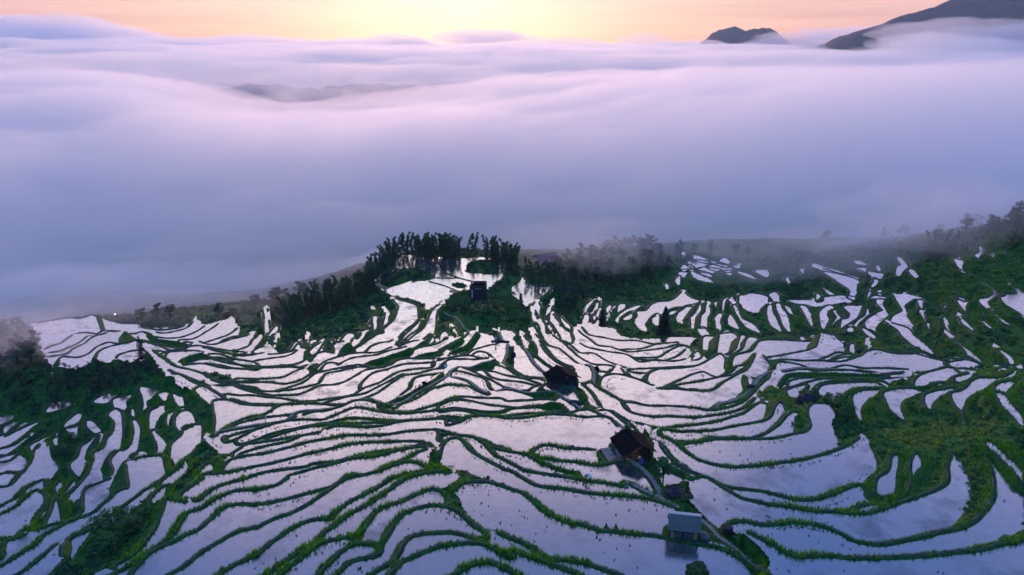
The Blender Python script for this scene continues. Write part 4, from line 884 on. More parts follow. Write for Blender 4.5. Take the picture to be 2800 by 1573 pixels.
for _ in range(16):
    near = near | np.roll(near, 1, 0) | np.roll(near, -1, 0) | np.roll(near, 1, 1) | np.roll(near, -1, 1)
xs_, ys_ = XG[near], YG[near]
nd = np.empty(len(xs_)); ni = np.empty(len(xs_), int)
fnd = kd.find
for a in range(len(xs_)):
    _, b, dd = fnd((xs_[a], ys_[a], 0.0)); nd[a] = dd; ni[a] = b
dist[near] = nd
CRM = np.full((NS, NT), -999.0); CRM[near] = SCR[ni]
wid = np.maximum(SWI[ni], 0.55 * DS * ys_)
crest = SCR[ni] - 1.15 * np.maximum(0, nd - wid)
HG[near] = np.maximum(HG[near], crest)
# level ground under the buildings
PADS = {}
for nm, u, v, rad_, lift_ in (('shed_open', 1728, 1254, 3.6, 0.15), ('shed_closed', 1536, 1057, 4.0, 0.15), ('barn', 1866, 1480, 2.5, 0.05), ('tower', 1308, 829, 4.2, 0.2)):
    c_ = place(np.array([[float(u), float(v)]]))[0]
    _, b_, dd_ = kd.find((c_[0], c_[1], 0.0))
    z_ = (SCR[b_] if (dd_ < 3 and SCR[b_] > -500 and nm == 'barn') else float(land_fast(c_[0], c_[1]))) + lift_
    wt = np.clip((rad_ + 1.4 - np.hypot(XG - c_[0], YG - c_[1])) / 1.4, 0, 1) * (REG == 0)
    HG = HG * (1 - wt) + z_ * wt
    PADS[nm] = (c_[0], c_[1], z_)
def ground(x, y):
    p = np.stack([np.atleast_1d(x), np.atleast_1d(y), np.zeros(len(np.atleast_1d(x)))], -1)
    i, j = cell(p); return HG[i, j]

# ---------------------------------------------------------------- helpers for objects and materials
def mat(name, color, rough_=0.8, **kw):
    m = bpy.data.materials.new(name); m.use_nodes = True
    b = m.node_tree.nodes['Principled BSDF']
    b.inputs['Base Color'].default_value = (*color, 1); b.inputs['Roughness'].default_value = rough_
    for k, v in kw.items():
        b.inputs[k].default_value = v
    return m
def noisy(name, c1, c2, scale, rough_=0.85, bump=0.0, detail=5.0, c3=None, stretch=None, coords='Object', lo=0.35, hi=0.65, spec=0.3):
    """two or three natural colours broken up by noise"""
    m = bpy.data.materials.new(name); m.use_nodes = True
    t = m.node_tree; b = t.nodes['Principled BSDF']
    b.inputs['Roughness'].default_value = rough_; b.inputs['Specular IOR Level'].default_value = spec
    co = t.nodes.new('ShaderNodeTexCoord'); mp = t.nodes.new('ShaderNodeMapping')
    if stretch:
        mp.inputs['Scale'].default_value = stretch
    t.links.new(co.outputs[coords], mp.inputs[0])
    nz = t.nodes.new('ShaderNodeTexNoise'); nz.inputs['Scale'].default_value = scale; nz.inputs['Detail'].default_value = detail
    t.links.new(mp.outputs[0], nz.inputs['Vector'])
    rp = t.nodes.new('ShaderNodeValToRGB'); e = rp.color_ramp.elements
    e[0].position, e[0].color = lo, (*c1, 1); e[1].position, e[1].color = hi, (*c2, 1)
    if c3:
        x = e.new(min(0.98, hi + 0.14)); x.color = (*c3, 1)
    t.links.new(nz.outputs['Fac'], rp.inputs[0]); t.links.new(rp.outputs[0], b.inputs['Base Color'])
    if bump:
        bp = t.nodes.new('ShaderNodeBump'); bp.inputs['Strength'].default_value = bump
        t.links.new(nz.outputs['Fac'], bp.inputs['Height']); t.links.new(bp.outputs[0], b.inputs['Normal'])
    return m
def tag(o, label=None, cat=None, group=None, kind=None):
    for k, v in (('label', label), ('category', cat), ('group', group), ('kind', kind)):
        if v:
            o[k] = v
    return o
def mesh_np(name, V, F, mats, parent=None, smooth=False, loc=None):
    """one mesh object from numpy arrays; F is (n,3) or (n,4)"""
    me = bpy.data.meshes.new(name)
    V = np.asarray(V, np.float32); F = np.asarray(F, np.int32)
    me.vertices.add(len(V)); me.vertices.foreach_set('co', V.ravel())
    k = F.shape[1]
    me.loops.add(F.size); me.loops.foreach_set('vertex_index', F.ravel())
    me.polygons.add(len(F)); me.polygons.foreach_set('loop_start', np.arange(0, F.size, k, dtype=np.int32))
    me.polygons.foreach_set('loop_total', np.full(len(F), k, np.int32))
    if smooth:
        me.polygons.foreach_set('use_smooth', np.ones(len(F), bool))
    me.update(calc_edges=True)
    for m in (mats if isinstance(mats, (list, tuple)) else [mats]):
        me.materials.append(m)
    o = bpy.data.objects.new(name, me); COL.objects.link(o)
    if parent:
        o.parent = parent
    if loc is not None:
        o.location = loc
    return o
def set_attr(o, name, vals):
    a = o.data.attributes.new(name, 'FLOAT', 'POINT'); a.data.foreach_set('value', np.asarray(vals, np.float32))

# ---------------------------------------------------------------- ground materials
def ground_material():
    m = bpy.data.materials.new('hillside'); m.use_nodes = True
    t = m.node_tree; b = t.nodes['Principled BSDF']; b.inputs['Roughness'].default_value = 0.9; b.inputs['Specular IOR Level'].default_value = 0.15
    co = t.nodes.new('ShaderNodeTexCoord')
    def nz(s, d=4):
        n = t.nodes.new('ShaderNodeTexNoise'); n.inputs['Scale'].default_value = s; n.inputs['Detail'].default_value = d
        t.links.new(co.outputs['Object'], n.inputs['Vector']); return n
    a, c, e = nz(0.07), nz(0.9), nz(4.0, 6)
    r1 = t.nodes.new('ShaderNodeValToRGB'); el = r1.color_ramp.elements
    el[0].position, el[0].color = 0.3, (0.008, 0.05, 0.010, 1); el[1].position, el[1].color = 0.72, (0.03, 0.15, 0.012, 1)
    t.links.new(c.outputs['Fac'], r1.inputs[0])
    r2 = t.nodes.new('ShaderNodeValToRGB'); el = r2.color_ramp.elements
    el[0].position, el[0].color = 0.50, (0, 0, 0, 1); el[1].position, el[1].color = 0.66, (1, 1, 1, 1)
    t.links.new(e.outputs['Fac'], r2.inputs[0])
    mx = t.nodes.new('ShaderNodeMixRGB'); mx.inputs[2].default_value = (0.04, 0.035, 0.028, 1)
    mu = t.nodes.new('ShaderNodeMath'); mu.operation = 'MULTIPLY'; mu.inputs[1].default_value = 0.55
    t.links.new(r2.outputs[0], mu.inputs[0]); t.links.new(mu.outputs[0], mx.inputs[0]); t.links.new(r1.outputs[0], mx.inputs[1])
    t.links.new(mx.outputs[0], b.inputs['Base Color'])
    bp = t.nodes.new('ShaderNodeBump'); bp.inputs['Strength'].default_value = 0.7; bp.inputs['Distance'].default_value = 0.25
    t.links.new(e.outputs['Fac'], bp.inputs['Height']); t.links.new(bp.outputs[0], b.inputs['Normal'])
    return m
def water_material():
    m = bpy.data.materials.new('paddy_water'); m.use_nodes = True
    t = m.node_tree; t.nodes.clear()
    N_ = t.nodes.new; L_ = t.links.new
    o = N_('ShaderNodeOutputMaterial'); co = N_('ShaderNodeTexCoord')
    def nz(s, d, rgh=0.5):
        n = N_('ShaderNodeTexNoise'); n.inputs['Scale'].default_value = s; n.inputs['Detail'].default_value = d; n.inputs['Roughness'].default_value = rgh
        L_(co.outputs['Object'], n.inputs['Vector']); return n
    def rmp(src, p0, c0, p1, c1):
        r = N_('ShaderNodeValToRGB'); e = r.color_ramp.elements
        e[0].position, e[0].color = p0, c0; e[1].position, e[1].color = p1, c1
        L_(src, r.inputs[0]); return r
    big, mid, fine = nz(0.05, 3), nz(0.8, 6, 0.65), nz(5.0, 5, 0.7)
    mud = rmp(mid.outputs['Fac'], 0.35, (0.06, 0.055, 0.055, 1), 0.65, (0.16, 0.14, 0.135, 1))
    dif = N_('ShaderNodeBsdfDiffuse'); L_(mud.outputs[0], dif.inputs[0])
    glo = N_('ShaderNodeBsdfGlossy'); glo.inputs['Color'].default_value = (0.98, 0.97, 0.98, 1); glo.inputs['Roughness'].default_value = 0.10
    rg = N_('ShaderNodeMapRange'); rg.inputs[3].default_value = 0.02; rg.inputs[4].default_value = 0.13
    L_(big.outputs['Fac'], rg.inputs[0]); L_(rg.outputs[0], glo.inputs['Roughness'])
    bp = N_('ShaderNodeBump'); bp.inputs['Strength'].default_value = 0.10; bp.inputs['Distance'].default_value = 0.08
    L_(fine.outputs['Fac'], bp.inputs['Height']); L_(bp.outputs[0], glo.inputs['Normal'])
    lw = N_('ShaderNodeLayerWeight'); lw.inputs['Blend'].default_value = 0.5
    fr = N_('ShaderNodeMapRange'); fr.inputs[1].default_value = 0.33; fr.inputs[2].default_value = 0.68; fr.inputs[3].default_value = 0.56; fr.inputs[4].default_value = 0.94
    L_(lw.outputs['Facing'], fr.inputs[0])
    oi = N_('ShaderNodeObjectInfo'); ov = N_('ShaderNodeMapRange'); ov.inputs[3].default_value = 0.88; ov.inputs[4].default_value = 1.0
    L_(oi.outputs['Random'], ov.inputs[0])
    pat = rmp(mid.outputs['Fac'], 0.40, (1, 1, 1, 1), 0.74, (0.80, 0.80, 0.80, 1))
    # some paddies are half drained: mud shows through in broad patches
    dr = rmp(oi.outputs['Random'], 0.62, (0, 0, 0, 1), 0.95, (1, 1, 1, 1)); md2 = nz(0.22, 6, 0.6)
    mp2 = rmp(md2.outputs['Fac'], 0.50, (0, 0, 0, 1), 0.66, (0.62, 0.62, 0.62, 1))
    dm = N_('ShaderNodeMath'); dm.operation = 'MULTIPLY'; L_(dr.outputs[0], dm.inputs[0]); L_(mp2.outputs[0], dm.inputs[1])
    iv = N_('ShaderNodeMath'); iv.operation = 'SUBTRACT'; iv.inputs[0].default_value = 1.0; L_(dm.outputs[0], iv.inputs[1])
    pm0 = N_('ShaderNodeMath'); pm0.operation = 'MULTIPLY'; L_(ov.outputs[0], pm0.inputs[0]); L_(iv.outputs[0], pm0.inputs[1])
    pm = N_('ShaderNodeMath'); pm.operation = 'MULTIPLY'; L_(pm0.outputs[0], pm.inputs[0]); L_(pat.outputs[0], pm.inputs[1])
    fm = N_('ShaderNodeMath'); fm.operation = 'MULTIPLY'; L_(fr.outputs[0], fm.inputs[0]); L_(pm.outputs[0], fm.inputs[1])
    # small specks of straw, weed and exposed mud
    spk = rmp(fine.outputs['Fac'], 0.60, (1, 1, 1, 1), 0.74, (0.45, 0.45, 0.45, 1))
    mul = N_('ShaderNodeMath'); mul.operation = 'MULTIPLY'; L_(fm.outputs[0], mul.inputs[0]); L_(spk.outputs[0], mul.inputs[1])
    mx = N_('ShaderNodeMixShader'); L_(mul.outputs[0], mx.inputs[0]); L_(dif.outputs[0], mx.inputs[1]); L_(glo.outputs[0], mx.inputs[2])
    L_(mx.outputs[0], o.inputs['Surface'])
    return m
M_GROUND = ground_material()
M_WATER = water_material()
M_MUD = noisy('bund_mud', (0.030, 0.025, 0.030), (0.085, 0.066, 0.066), 3.0, 0.85, 0.4)

# ---------------------------------------------------------------- the hillside, one sheet of ground
idx = np.arange(NS * NT).reshape(NS, NT)
F = np.stack([idx[:-1, :-1], idx[:-1, 1:], idx[1:, 1:], idx[1:, :-1]], -1).reshape(-1, 4)
V = np.stack([XG, YG, HG], -1).reshape(-1, 3)
hill = mesh_np('hillside', V, F, M_GROUND, smooth=True)
tag(hill, kind='structure')
# plain beyond and below the surveyed slope, out to the horizon
def ring_ground():
    rs = np.concatenate([np.linspace(0, 400, 41)[1:], np.geomspace(430, 30000, 34)]); an = np.linspace(0, 2 * math.pi, 97)[:-1]
    X = rs[:, None] * np.sin(an)[None]; Y = rs[:, None] * np.cos(an)[None] + 60
    far_ = np.clip((np.hypot(X, Y) - 430) / 150, 0, 1); Z = land_fast(X, np.clip(Y, YMIN, YMAX)) * (1 - far_) - 70 * far_ - 3.0
    insid = (Y > 50) & (Y < 425) & (np.abs(X / np.maximum(Y, 1)) < 1.0)
    Z = np.where(insid, Z - 14, Z)
    n1, n2 = X.shape; ii = np.arange(n1 * n2).reshape(n1, n2)
    jn = np.roll(ii, -1, 1)
    Fq = np.stack([ii[:-1], ii[1:], jn[1:], jn[:-1]], -1).reshape(-1, 4)
    o = mesh_np('ground', np.stack([X, Y, Z], -1).reshape(-1, 3), Fq, M_GROUND, smooth=True)
    return tag(o, kind='structure')
ring_ground()

# ---------------------------------------------------------------- flooded paddies, one sheet of water each
hi = math.exp(DS / 2)
for k in range(1, n_reg + 1):
    rows = np.flatnonzero((REG == k).any(1))
    if len(rows) == 0:
        continue
    Vq = []
    for i in rows:
        y0, y1 = math.exp(ss[i]) / hi, math.exp(ss[i]) * hi
        d = np.diff(np.concatenate([[0], (REG[i] == k).astype(np.int8), [0]]))
        for a, b in zip(np.flatnonzero(d == 1), np.flatnonzero(d == -1)):
            ta, tb = TMIN + (a - 0.5) * DT, TMIN + (b - 0.5) * DT
            Vq += [(ta * y0, y0, ZR[k]), (tb * y0, y0, ZR[k]), (tb * y1, y1, ZR[k]), (ta * y1, y1, ZR[k])]
    Vq = np.array(Vq)
    tag(mesh_np('paddy_water', Vq, np.arange(len(Vq)).reshape(-1, 4), M_WATER), kind='structure')

# ---------------------------------------------------------------- mud bunds
PROF = np.array([(-0.5, -0.30), (-0.40, 0.02), (-0.16, 0.15), (0.16, 0.15), (0.40, 0.02), (0.5, -0.30)])
def sweep(name, P, Nn, Z, half, kind='structure', material=None, prof=PROF):
    n, k = len(P), len(prof)
    V = np.zeros((n, k, 3))
    V[:, :, :2] = P[:, None, :2] + Nn[:, None, :] * (prof[None, :, 0] * half[:, None] * 2)[..., None]
    V[:, :, 2] = Z[:, None] + prof[None, :, 1]
    ii = np.arange(n * k).reshape(n, k)
    Fq = np.stack([ii[:-1, :-1], ii[:-1, 1:], ii[1:, 1:], ii[1:, :-1]], -1).reshape(-1, 4)
    return tag(mesh_np(name, V.reshape(-1, 3), Fq, material or M_MUD, smooth=True), kind=kind)
for l in lines:
    if l['kind'] == 'path':
        continue
    st = 3 if l['p'][:, 1].min() < 130 else 5
    p, nn, z, kp = (l[q][::st] for q in ('p', 'n', 'z', 'keep'))
    if l['closed']:
        p, nn, z, kp = (np.concatenate([a, a[:1]]) for a in (p, nn, z, kp))
    d = np.diff(np.concatenate([[0], kp.astype(np.int8), [0]]))
    for a, b in zip(np.flatnonzero(d == 1), np.flatnonzero(d == -1)):
        if b - a < 5:
            continue
        q = p[a:b]
        wob = 0.85 + 0.3 * np.sin(q[:, 0] * 0.9 + 2 * np.sin(q[:, 1] * 0.5))
        half = np.maximum(0.24, 0.0013 * q[:, 1]) * wob
        sweep('mud_bund', q, nn[a:b], z[a:b] + 0.10 + 0.05 * np.sin(q[:, 0] * 1.7 + q[:, 1] * 1.1), half)
# ---------------------------------------------------------------- fog in the valley, the cloud sea beyond, far peaks
def vnoise(x, y, seed=0):
    """smooth value noise"""
    xi, yi = np.floor(x).astype(np.int64), np.floor(y).astype(np.int64); fx, fy = x - xi, y - yi
    fx, fy = fx * fx * (3 - 2 * fx), fy * fy * (3 - 2 * fy)
    def h(a, b):
        n = (a * 374761393 + b * 668265263 + seed * 1274126177) & 0x7fffffff
        n = ((n ^ (n >> 13)) * 1274126177) & 0x7fffffff
        return ((n ^ (n >> 16)) & 0xffff) / 65535.0
    return (h(xi, yi) * (1 - fx) + h(xi + 1, yi) * fx) * (1 - fy) + (h(xi, yi + 1) * (1 - fx) + h(xi + 1, yi + 1) * fx) * fy
def fbm(x, y, seed=0, octv=4):
    s, a, t = 0.0, 1.0, 0.0
    for o in range(octv):
        s = s + a * (vnoise(x * 2 ** o + 17.3 * o, y * 2 ** o - 9.1 * o, seed + o) - 0.5); t += a; a *= 0.5
    return s / t * 2
def vol_mat(name, density, color=(0.99, 0.99, 0.995), aniso=0.5):
    m = bpy.data.materials.new(name); m.use_nodes = True
    t = m.node_tree; t.nodes.clear()
    o = t.nodes.new('ShaderNodeOutputMaterial'); p = t.nodes.new('ShaderNodeVolumePrincipled')
    p.inputs['Color'].default_value = (*color, 1); p.inputs['Density'].default_value = density; p.inputs['Anisotropy'].default_value = aniso
    t.links.new(p.outputs[0], o.inputs['Volume'])
    return m
def slab(name, X, Y, ZT, zb, material):
    """closed body under a lumpy top sheet"""
    n1, n2 = X.shape
    top = np.stack([X, Y, np.maximum(ZT, zb + 0.5)], -1).reshape(-1, 3); bot = np.stack([X, Y, np.full(X.shape, zb)], -1).reshape(-1, 3)
    ii = np.arange(n1 * n2).reshape(n1, n2); jj = ii + n1 * n2
    q = lambda a, b, c, d: np.stack([a, b, c, d], -1).reshape(-1, 4)
    Fs = [q(ii[:-1, :-1], ii[:-1, 1:], ii[1:, 1:], ii[1:, :-1]), q(jj[:-1, :-1], jj[1:, :-1], jj[1:, 1:], jj[:-1, 1:]),
          q(ii[0, :-1], jj[0, :-1], jj[0, 1:], ii[0, 1:]), q(ii[-1, :-1], ii[-1, 1:], jj[-1, 1:], jj[-1, :-1]),
          q(ii[:-1, 0], ii[1:, 0], jj[1:, 0], jj[:-1, 0]), q(ii[:-1, -1], jj[:-1, -1], jj[1:, -1], ii[1:, -1])]
    return tag(mesh_np(name, np.concatenate([top, bot]), np.concatenate(Fs), material, smooth=True), kind='stuff')
def fan(y0, y1, ny, t0, t1, nt_):
    yy = np.geomspace(y0, y1, ny)[:, None]; tt = np.linspace(t0, t1, nt_)[None]
    return yy * tt, yy * np.ones((1, nt_))
def blob(name, c, r, material, seed, amp=0.28, n=5):
    bm = bmesh.new(); bmesh.ops.create_icosphere(bm, subdivisions=n, radius=1.0)
    for v in bm.verts:
        d = v.co.normalized(); q = d * 1.6 + Vector((seed * 3.7, seed * 1.3, seed))
        f = 1 + amp * (noise.noise(q) + 0.5 * noise.noise(q * 2.3) + 0.25 * noise.noise(q * 5))
        v.co = Vector((d.x * r[0] * f, d.y * r[1] * f, d.z * r[2] * f))
    me = bpy.data.meshes.new(name); bm.to_mesh(me); bm.free()
    me.materials.append(material)
    for p in me.polygons:
        p.use_smooth = True
    o = bpy.data.objects.new(name, me); o.location = c; COL.objects.link(o)
    return tag(o, kind='stuff')
def px(u, v, y):
    """place at forward distance y on the sight line of a photograph point"""
    d = ray(np.array(u), np.array(v)); p = d * (y / d[1]); return Vector((p[0], p[1], p[2] + CAM_Z))

# valley fog: comes up against the slope, climbs away from it
X, Y = fan(225, 1500, 110, -1.9, 1.9, 150)
yf = np.interp(X, [-420, -200, -110, -40, 40, 110, 180, 260, 420], [205, 226, 252, 316, 322, 308, 276, 246, 235])
base = np.interp(X, [-420, -150, -60, 0, 90, 160, 230, 330], [0, 2, 0, 0, 4, 20, 58, 78])
s_ = np.maximum(Y - yf, 0)
lump = fbm(X / 190, Y / 190, 3) * 17 + fbm(X / 70, Y / 60, 9) * 10 + fbm(X / 26, Y / 24, 15) * 5
crest_ = np.interp(X / Y, [-1, -0.6, -0.3, 0.0, 0.3, 0.7, 1.2], [78, 72, 62, 64, 74, 84, 90])
steep = np.interp(X / Y, [-0.9, -0.55, 0.05, 0.35, 0.8], [0.25, 0.0, 0.15, 0.8, 1.0])
shelf = np.interp(X / Y, [-0.8, -0.4, 0.0, 0.5], [30, 26, 24, 20])
rise_a = 0.45 * shelf * (1 - np.exp(-s_ / 45)) + (crest_ - base - 0.45 * shelf) * (1 - np.exp(-(s_ / 330) ** 1.15))
rise_b = (crest_ - base) * (1 - np.exp(-s_ / 150)) + 20 * (1 - np.exp(-s_ / 22)) * np.clip(1.6 - s_ / 250, 0, 1)
ZT = base + rise_a * (1 - steep) + rise_b * steep + lump * np.clip(s_ / 90, 0.15, 1) - 14 * np.clip(1 - s_ / 18, 0, 1)
hollow = np.exp(-((X / Y + 0.27) / 0.22) ** 2) * np.clip((Y - 640) / 250, 0, 1)
ZT = ZT - hollow * 45 - 60 * np.clip((Y - 1250) / 250, 0, 1)
M_FOG = vol_mat('valley_fog', 0.0068)
slab('fog', X, Y, ZT, -110.0, M_FOG)
# ground mist that lies against the slope where the terraces run out
X, Y = fan(200, 428, 90, -1.0, 1.0, 170)
yf = np.interp(X, [-260, -180, -110, -60, -20, 40, 110, 160, 200, 260], [222, 230, 250, 276, 322, 334, 322, 296, 262, 240])
s_ = np.maximum(Y - yf, 0)
ZT = land_fast(X, Y) - 6 + np.interp(X, [-200, -130, -90, -40, 120, 200], [30, 26, 22, 16, 18, 32]) * (1 - np.exp(-s_ / 30)) + (fbm(X / 30, Y / 30, 71) * 7 + fbm(X / 12, Y / 12, 75) * 3) * np.clip(s_ / 12, 0, 1)
ZT = ZT - 50 * np.clip((Y - 300) / 120, 0, 1) ** 1.5
slab('fog', X, Y, np.where(s_ > 0, ZT, -105.0), -109.0, vol_mat('ground_mist', 0.015))
# cloud sea to the horizon
X, Y = fan(1500, 16000, 110, -1.7, 1.7, 150)
lump = (fbm(X / Y * 5 + 3, np.log(Y) * 4, 21) * 0.010 + fbm(X / Y * 16, np.log(Y) * 10, 29) * 0.005) * np.minimum(Y, 9000)
lift = 90 * np.clip((Y - 2500) / 2500, 0, 1) * np.exp(-((X / Y + 0.85) / 0.25) ** 2)
ZT = np.interp(Y, [1500, 2200, 4000, 6000, 16000], [50, 84, 114, 128, 140]) + lump + lift
hollow = np.exp(-((X / Y + 0.26) / 0.20) ** 2) * np.exp(-((Y - 1900) / 700) ** 2)
ZT = ZT - 16 * hollow
M_SEA = vol_mat('cloud_sea', 0.0042)
slab('cloud', X, Y, ZT, -112.0, M_SEA)
# wisps that hang before the slope
M_WISP = vol_mat('mist', 0.006)
for k, (u, v, y, r) in enumerate([(30, 960, 185, (30, 14, 13)), (880, 760, 278, (36, 14, 9)), (2080, 740, 288, (30, 18, 9)), (1700, 670, 330, (55, 22, 14)), (2420, 640, 262, (40, 20, 17)), (480, 875, 232, (66, 20, 9)), (220, 900, 214, (44, 16, 8)), (1560, 690, 300, (40, 18, 10)), (2240, 690, 280, (46, 18, 10)), (2620, 600, 232, (34, 18, 12)), (760, 830, 262, (40, 14, 8))]):
    blob('mist', px(u, v, y), r, M_WISP if k else vol_mat('thick_mist', 0.014), k + 1, 0.55)
rw = np.random.default_rng(5); M_BILLOW = vol_mat('billow', 0.0045)
for k in range(20):                       # ragged billows along the top and front of the valley fog
    y = rw.uniform(560, 1050); u = rw.uniform(-100, 2900); r0 = rw.uniform(16, 34) * (y / 500) ** 0.7
    v_ = np.interp(y, [560, 620, 1050], [430, 390, 255]) + rw.normal(0, 22)
    blob('mist', px(u, v_, y), (r0 * rw.uniform(1.3, 2.6), r0 * 1.2, r0 * rw.uniform(0.5, 0.8)), M_BILLOW, 40 + k, 0.7, 4)
M_PUFF = vol_mat('puff', 0.0035)
for k, (u, v, y, r) in enumerate([(1320, 104, 6000, (420, 300, 62)), (1760, 112, 5200, (200, 150, 48)), (60, 100, 5200, (900, 500, 130)), (430, 128, 4800, (700, 400, 70)), (2700, 112, 2900, (420, 200, 90)), (2450, 95, 4200, (560, 250, 60)), (700, 118, 6200, (520, 300, 60)), (950, 128, 4300, (300, 200, 45)), (1080, 116, 7000, (420, 300, 70)), (1550, 122, 6000, (330, 220, 45)), (1880, 128, 4600, (260, 200, 40)), (2180, 118, 4400, (330, 220, 60)), (250, 150, 3300, (420, 260, 60)), (1420, 150, 3000, (300, 200, 45)), (2600, 150, 2400, (330, 200, 60)), (560, 165, 2600, (300, 180, 40))]):
    blob('cloud', px(u, v, y), r, M_PUFF, k + 11, 0.35)

# far mountains standing out of the cloud
M_FAR = noisy('far_forest', (0.020, 0.035, 0.030), (0.045, 0.060, 0.045), 0.02, 0.95)
def ridge(name, prof, y, depth, seed, label):
    """ridge profile in photograph points, modelled as a real mountain body"""
    P = [px(u, v, y) for u, v in prof]
    x0, x1 = P[0].x, P[-1].x
    xs = np.linspace(x0, x1, 160); zs = np.interp(xs, [p.x for p in P], [p.z for p in P])
    zs = zs + fbm(xs / 130, xs * 0, seed) * 16 + fbm(xs / 26, xs * 0 + 3.3, seed + 1) * 9
    dd = np.linspace(-1, 1, 41)
    X = np.repeat(xs[None], 41, 0); Y = y + dd[:, None] * depth + fbm(X / 200, dd[:, None] * 3 + X * 0, seed + 3) * depth * 0.15
    Z = -110 + (zs[None] + 110) * (1 - np.abs(dd)[:, None] ** 1.25) + (fbm(X / 120, Y / 240, seed + 5) * 46 + fbm(X / 34, Y / 34, seed + 9) * 16) * np.minimum(1, 3 * np.abs(dd)[:, None])
    ii = np.arange(41 * 160).reshape(41, 160)
    Fq = np.stack([ii[:-1, :-1], ii[:-1, 1:], ii[1:, 1:], ii[1:, :-1]], -1).reshape(-1, 4)
    return tag(mesh_np(name, np.stack([X, Y, Z], -1).reshape(-1, 3), Fq, M_FAR, smooth=True), kind='structure')
ridge('mountain', [(1820, 330), (1880, 150), (1918, 118), (1950, 90), (1985, 82), (2015, 72), (2040, 80), (2085, 76), (2110, 82), (2135, 96), (2170, 130), (2260, 330)], 5000, 700, 5, '')
ridge('mountain', [(2180, 300), (2265, 140), (2300, 112), (2350, 80), (2400, 62), (2460, 40), (2520, 22), (2575, 2), (2620, -12), (2700, -40), (2850, -70), (3100, -40), (3400, 120)], 3600, 900, 8, '')
ridge('mountain', [(250, 372), (380, 283), (520, 254), (640, 243), (760, 238), (900, 242), (1040, 232), (1160, 248), (1300, 280), (1450, 372)], 1750, 260, 12, '')

# thin air over the whole valley: far peaks fade a little
def box(name, lo, hi_, material):
    V = [(x, y, z) for x in (lo[0], hi_[0]) for y in (lo[1], hi_[1]) for z in (lo[2], hi_[2])]
    Fq = [(0, 1, 3, 2), (4, 6, 7, 5), (0, 4, 5, 1), (2, 3, 7, 6), (0, 2, 6, 4), (1, 5, 7, 3)]
    return tag(mesh_np(name, V, Fq, material), kind='stuff')
box('haze', (-6000, -300, -125), (6000, 6500, 480), vol_mat('haze', 4.5e-5, aniso=0.2))
# ---------------------------------------------------------------- plants
def leaf_mat(name, stops, transl=0.35, gloss=0.06):
    """foliage: colour picked along stops by the tone of each clump"""
    m = bpy.data.materials.new(name); m.use_nodes = True
    t = m.node_tree; t.nodes.clear(); N_ = t.nodes.new; L_ = t.links.new
    o = N_('ShaderNodeOutputMaterial'); at_ = N_('ShaderNodeAttribute'); at_.attribute_name = 'tone'
    inf = N_('ShaderNodeObjectInfo'); ad = N_('ShaderNodeMath'); ad.operation = 'MULTIPLY_ADD'; ad.inputs[1].default_value = 0.22
    L_(inf.outputs['Random'], ad.inputs[0]); L_(at_.outputs['Fac'], ad.inputs[2])
    r = N_('ShaderNodeValToRGB'); e = r.color_ramp.elements
    e[0].position, e[0].color = stops[0][0], (*stops[0][1], 1); e[1].position, e[1].color = stops[-1][0], (*stops[-1][1], 1)
    for p, c in stops[1:-1]:
        x = e.new(p); x.color = (*c, 1)
    L_(ad.outputs[0], r.inputs[0])
    d = N_('ShaderNodeBsdfDiffuse'); tr = N_('ShaderNodeBsdfTranslucent'); L_(r.outputs[0], d.inputs[0]); L_(r.outputs[0], tr.inputs[0])
    mx = N_('ShaderNodeMixShader'); mx.inputs[0].default_value = transl; L_(d.outputs[0], mx.inputs[1]); L_(tr.outputs[0], mx.inputs[2])
    g = N_('ShaderNodeBsdfGlossy'); g.inputs['Roughness'].default_value = 0.5; g.inputs['Color'].default_value = (0.6, 0.65, 0.7, 1)
    m2 = N_('ShaderNodeMixShader'); m2.inputs[0].default_value = gloss; L_(mx.outputs[0], m2.inputs[1]); L_(g.outputs[0], m2.inputs[2])
    L_(m2.outputs[0], o.inputs['Surface'])
    return m
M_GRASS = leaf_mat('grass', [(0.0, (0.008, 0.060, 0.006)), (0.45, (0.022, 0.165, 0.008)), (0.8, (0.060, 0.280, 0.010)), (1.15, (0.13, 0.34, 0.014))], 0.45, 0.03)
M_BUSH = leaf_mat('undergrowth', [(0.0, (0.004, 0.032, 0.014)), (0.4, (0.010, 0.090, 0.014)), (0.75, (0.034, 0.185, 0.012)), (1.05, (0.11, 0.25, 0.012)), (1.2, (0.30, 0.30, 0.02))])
M_LEAF = leaf_mat('tree_leaves', [(0.0, (0.006, 0.026, 0.012)), (0.5, (0.014, 0.058, 0.018)), (1.0, (0.035, 0.095, 0.022))], 0.3)
M_BAMBOO = leaf_mat('bamboo_leaves', [(0.0, (0.012, 0.050, 0.020)), (0.5, (0.030, 0.105, 0.030)), (1.0, (0.080, 0.170, 0.040))], 0.4)
M_NEEDLE = leaf_mat('needles', [(0.0, (0.004, 0.014, 0.010)), (0.6, (0.009, 0.030, 0.014)), (1.0, (0.016, 0.045, 0.016))], 0.15)
M_RICE = leaf_mat('rice', [(0.0, (0.010, 0.030, 0.008)), (0.6, (0.022, 0.060, 0.010)), (1.2, (0.06, 0.10, 0.015))], 0.2)
M_BARK = noisy('bark', (0.020, 0.016, 0.013), (0.060, 0.048, 0.038), 6.0, 0.9, 0.5)
M_CULM = noisy('culm', (0.045, 0.075, 0.020), (0.090, 0.120, 0.035), 4.0, 0.5)

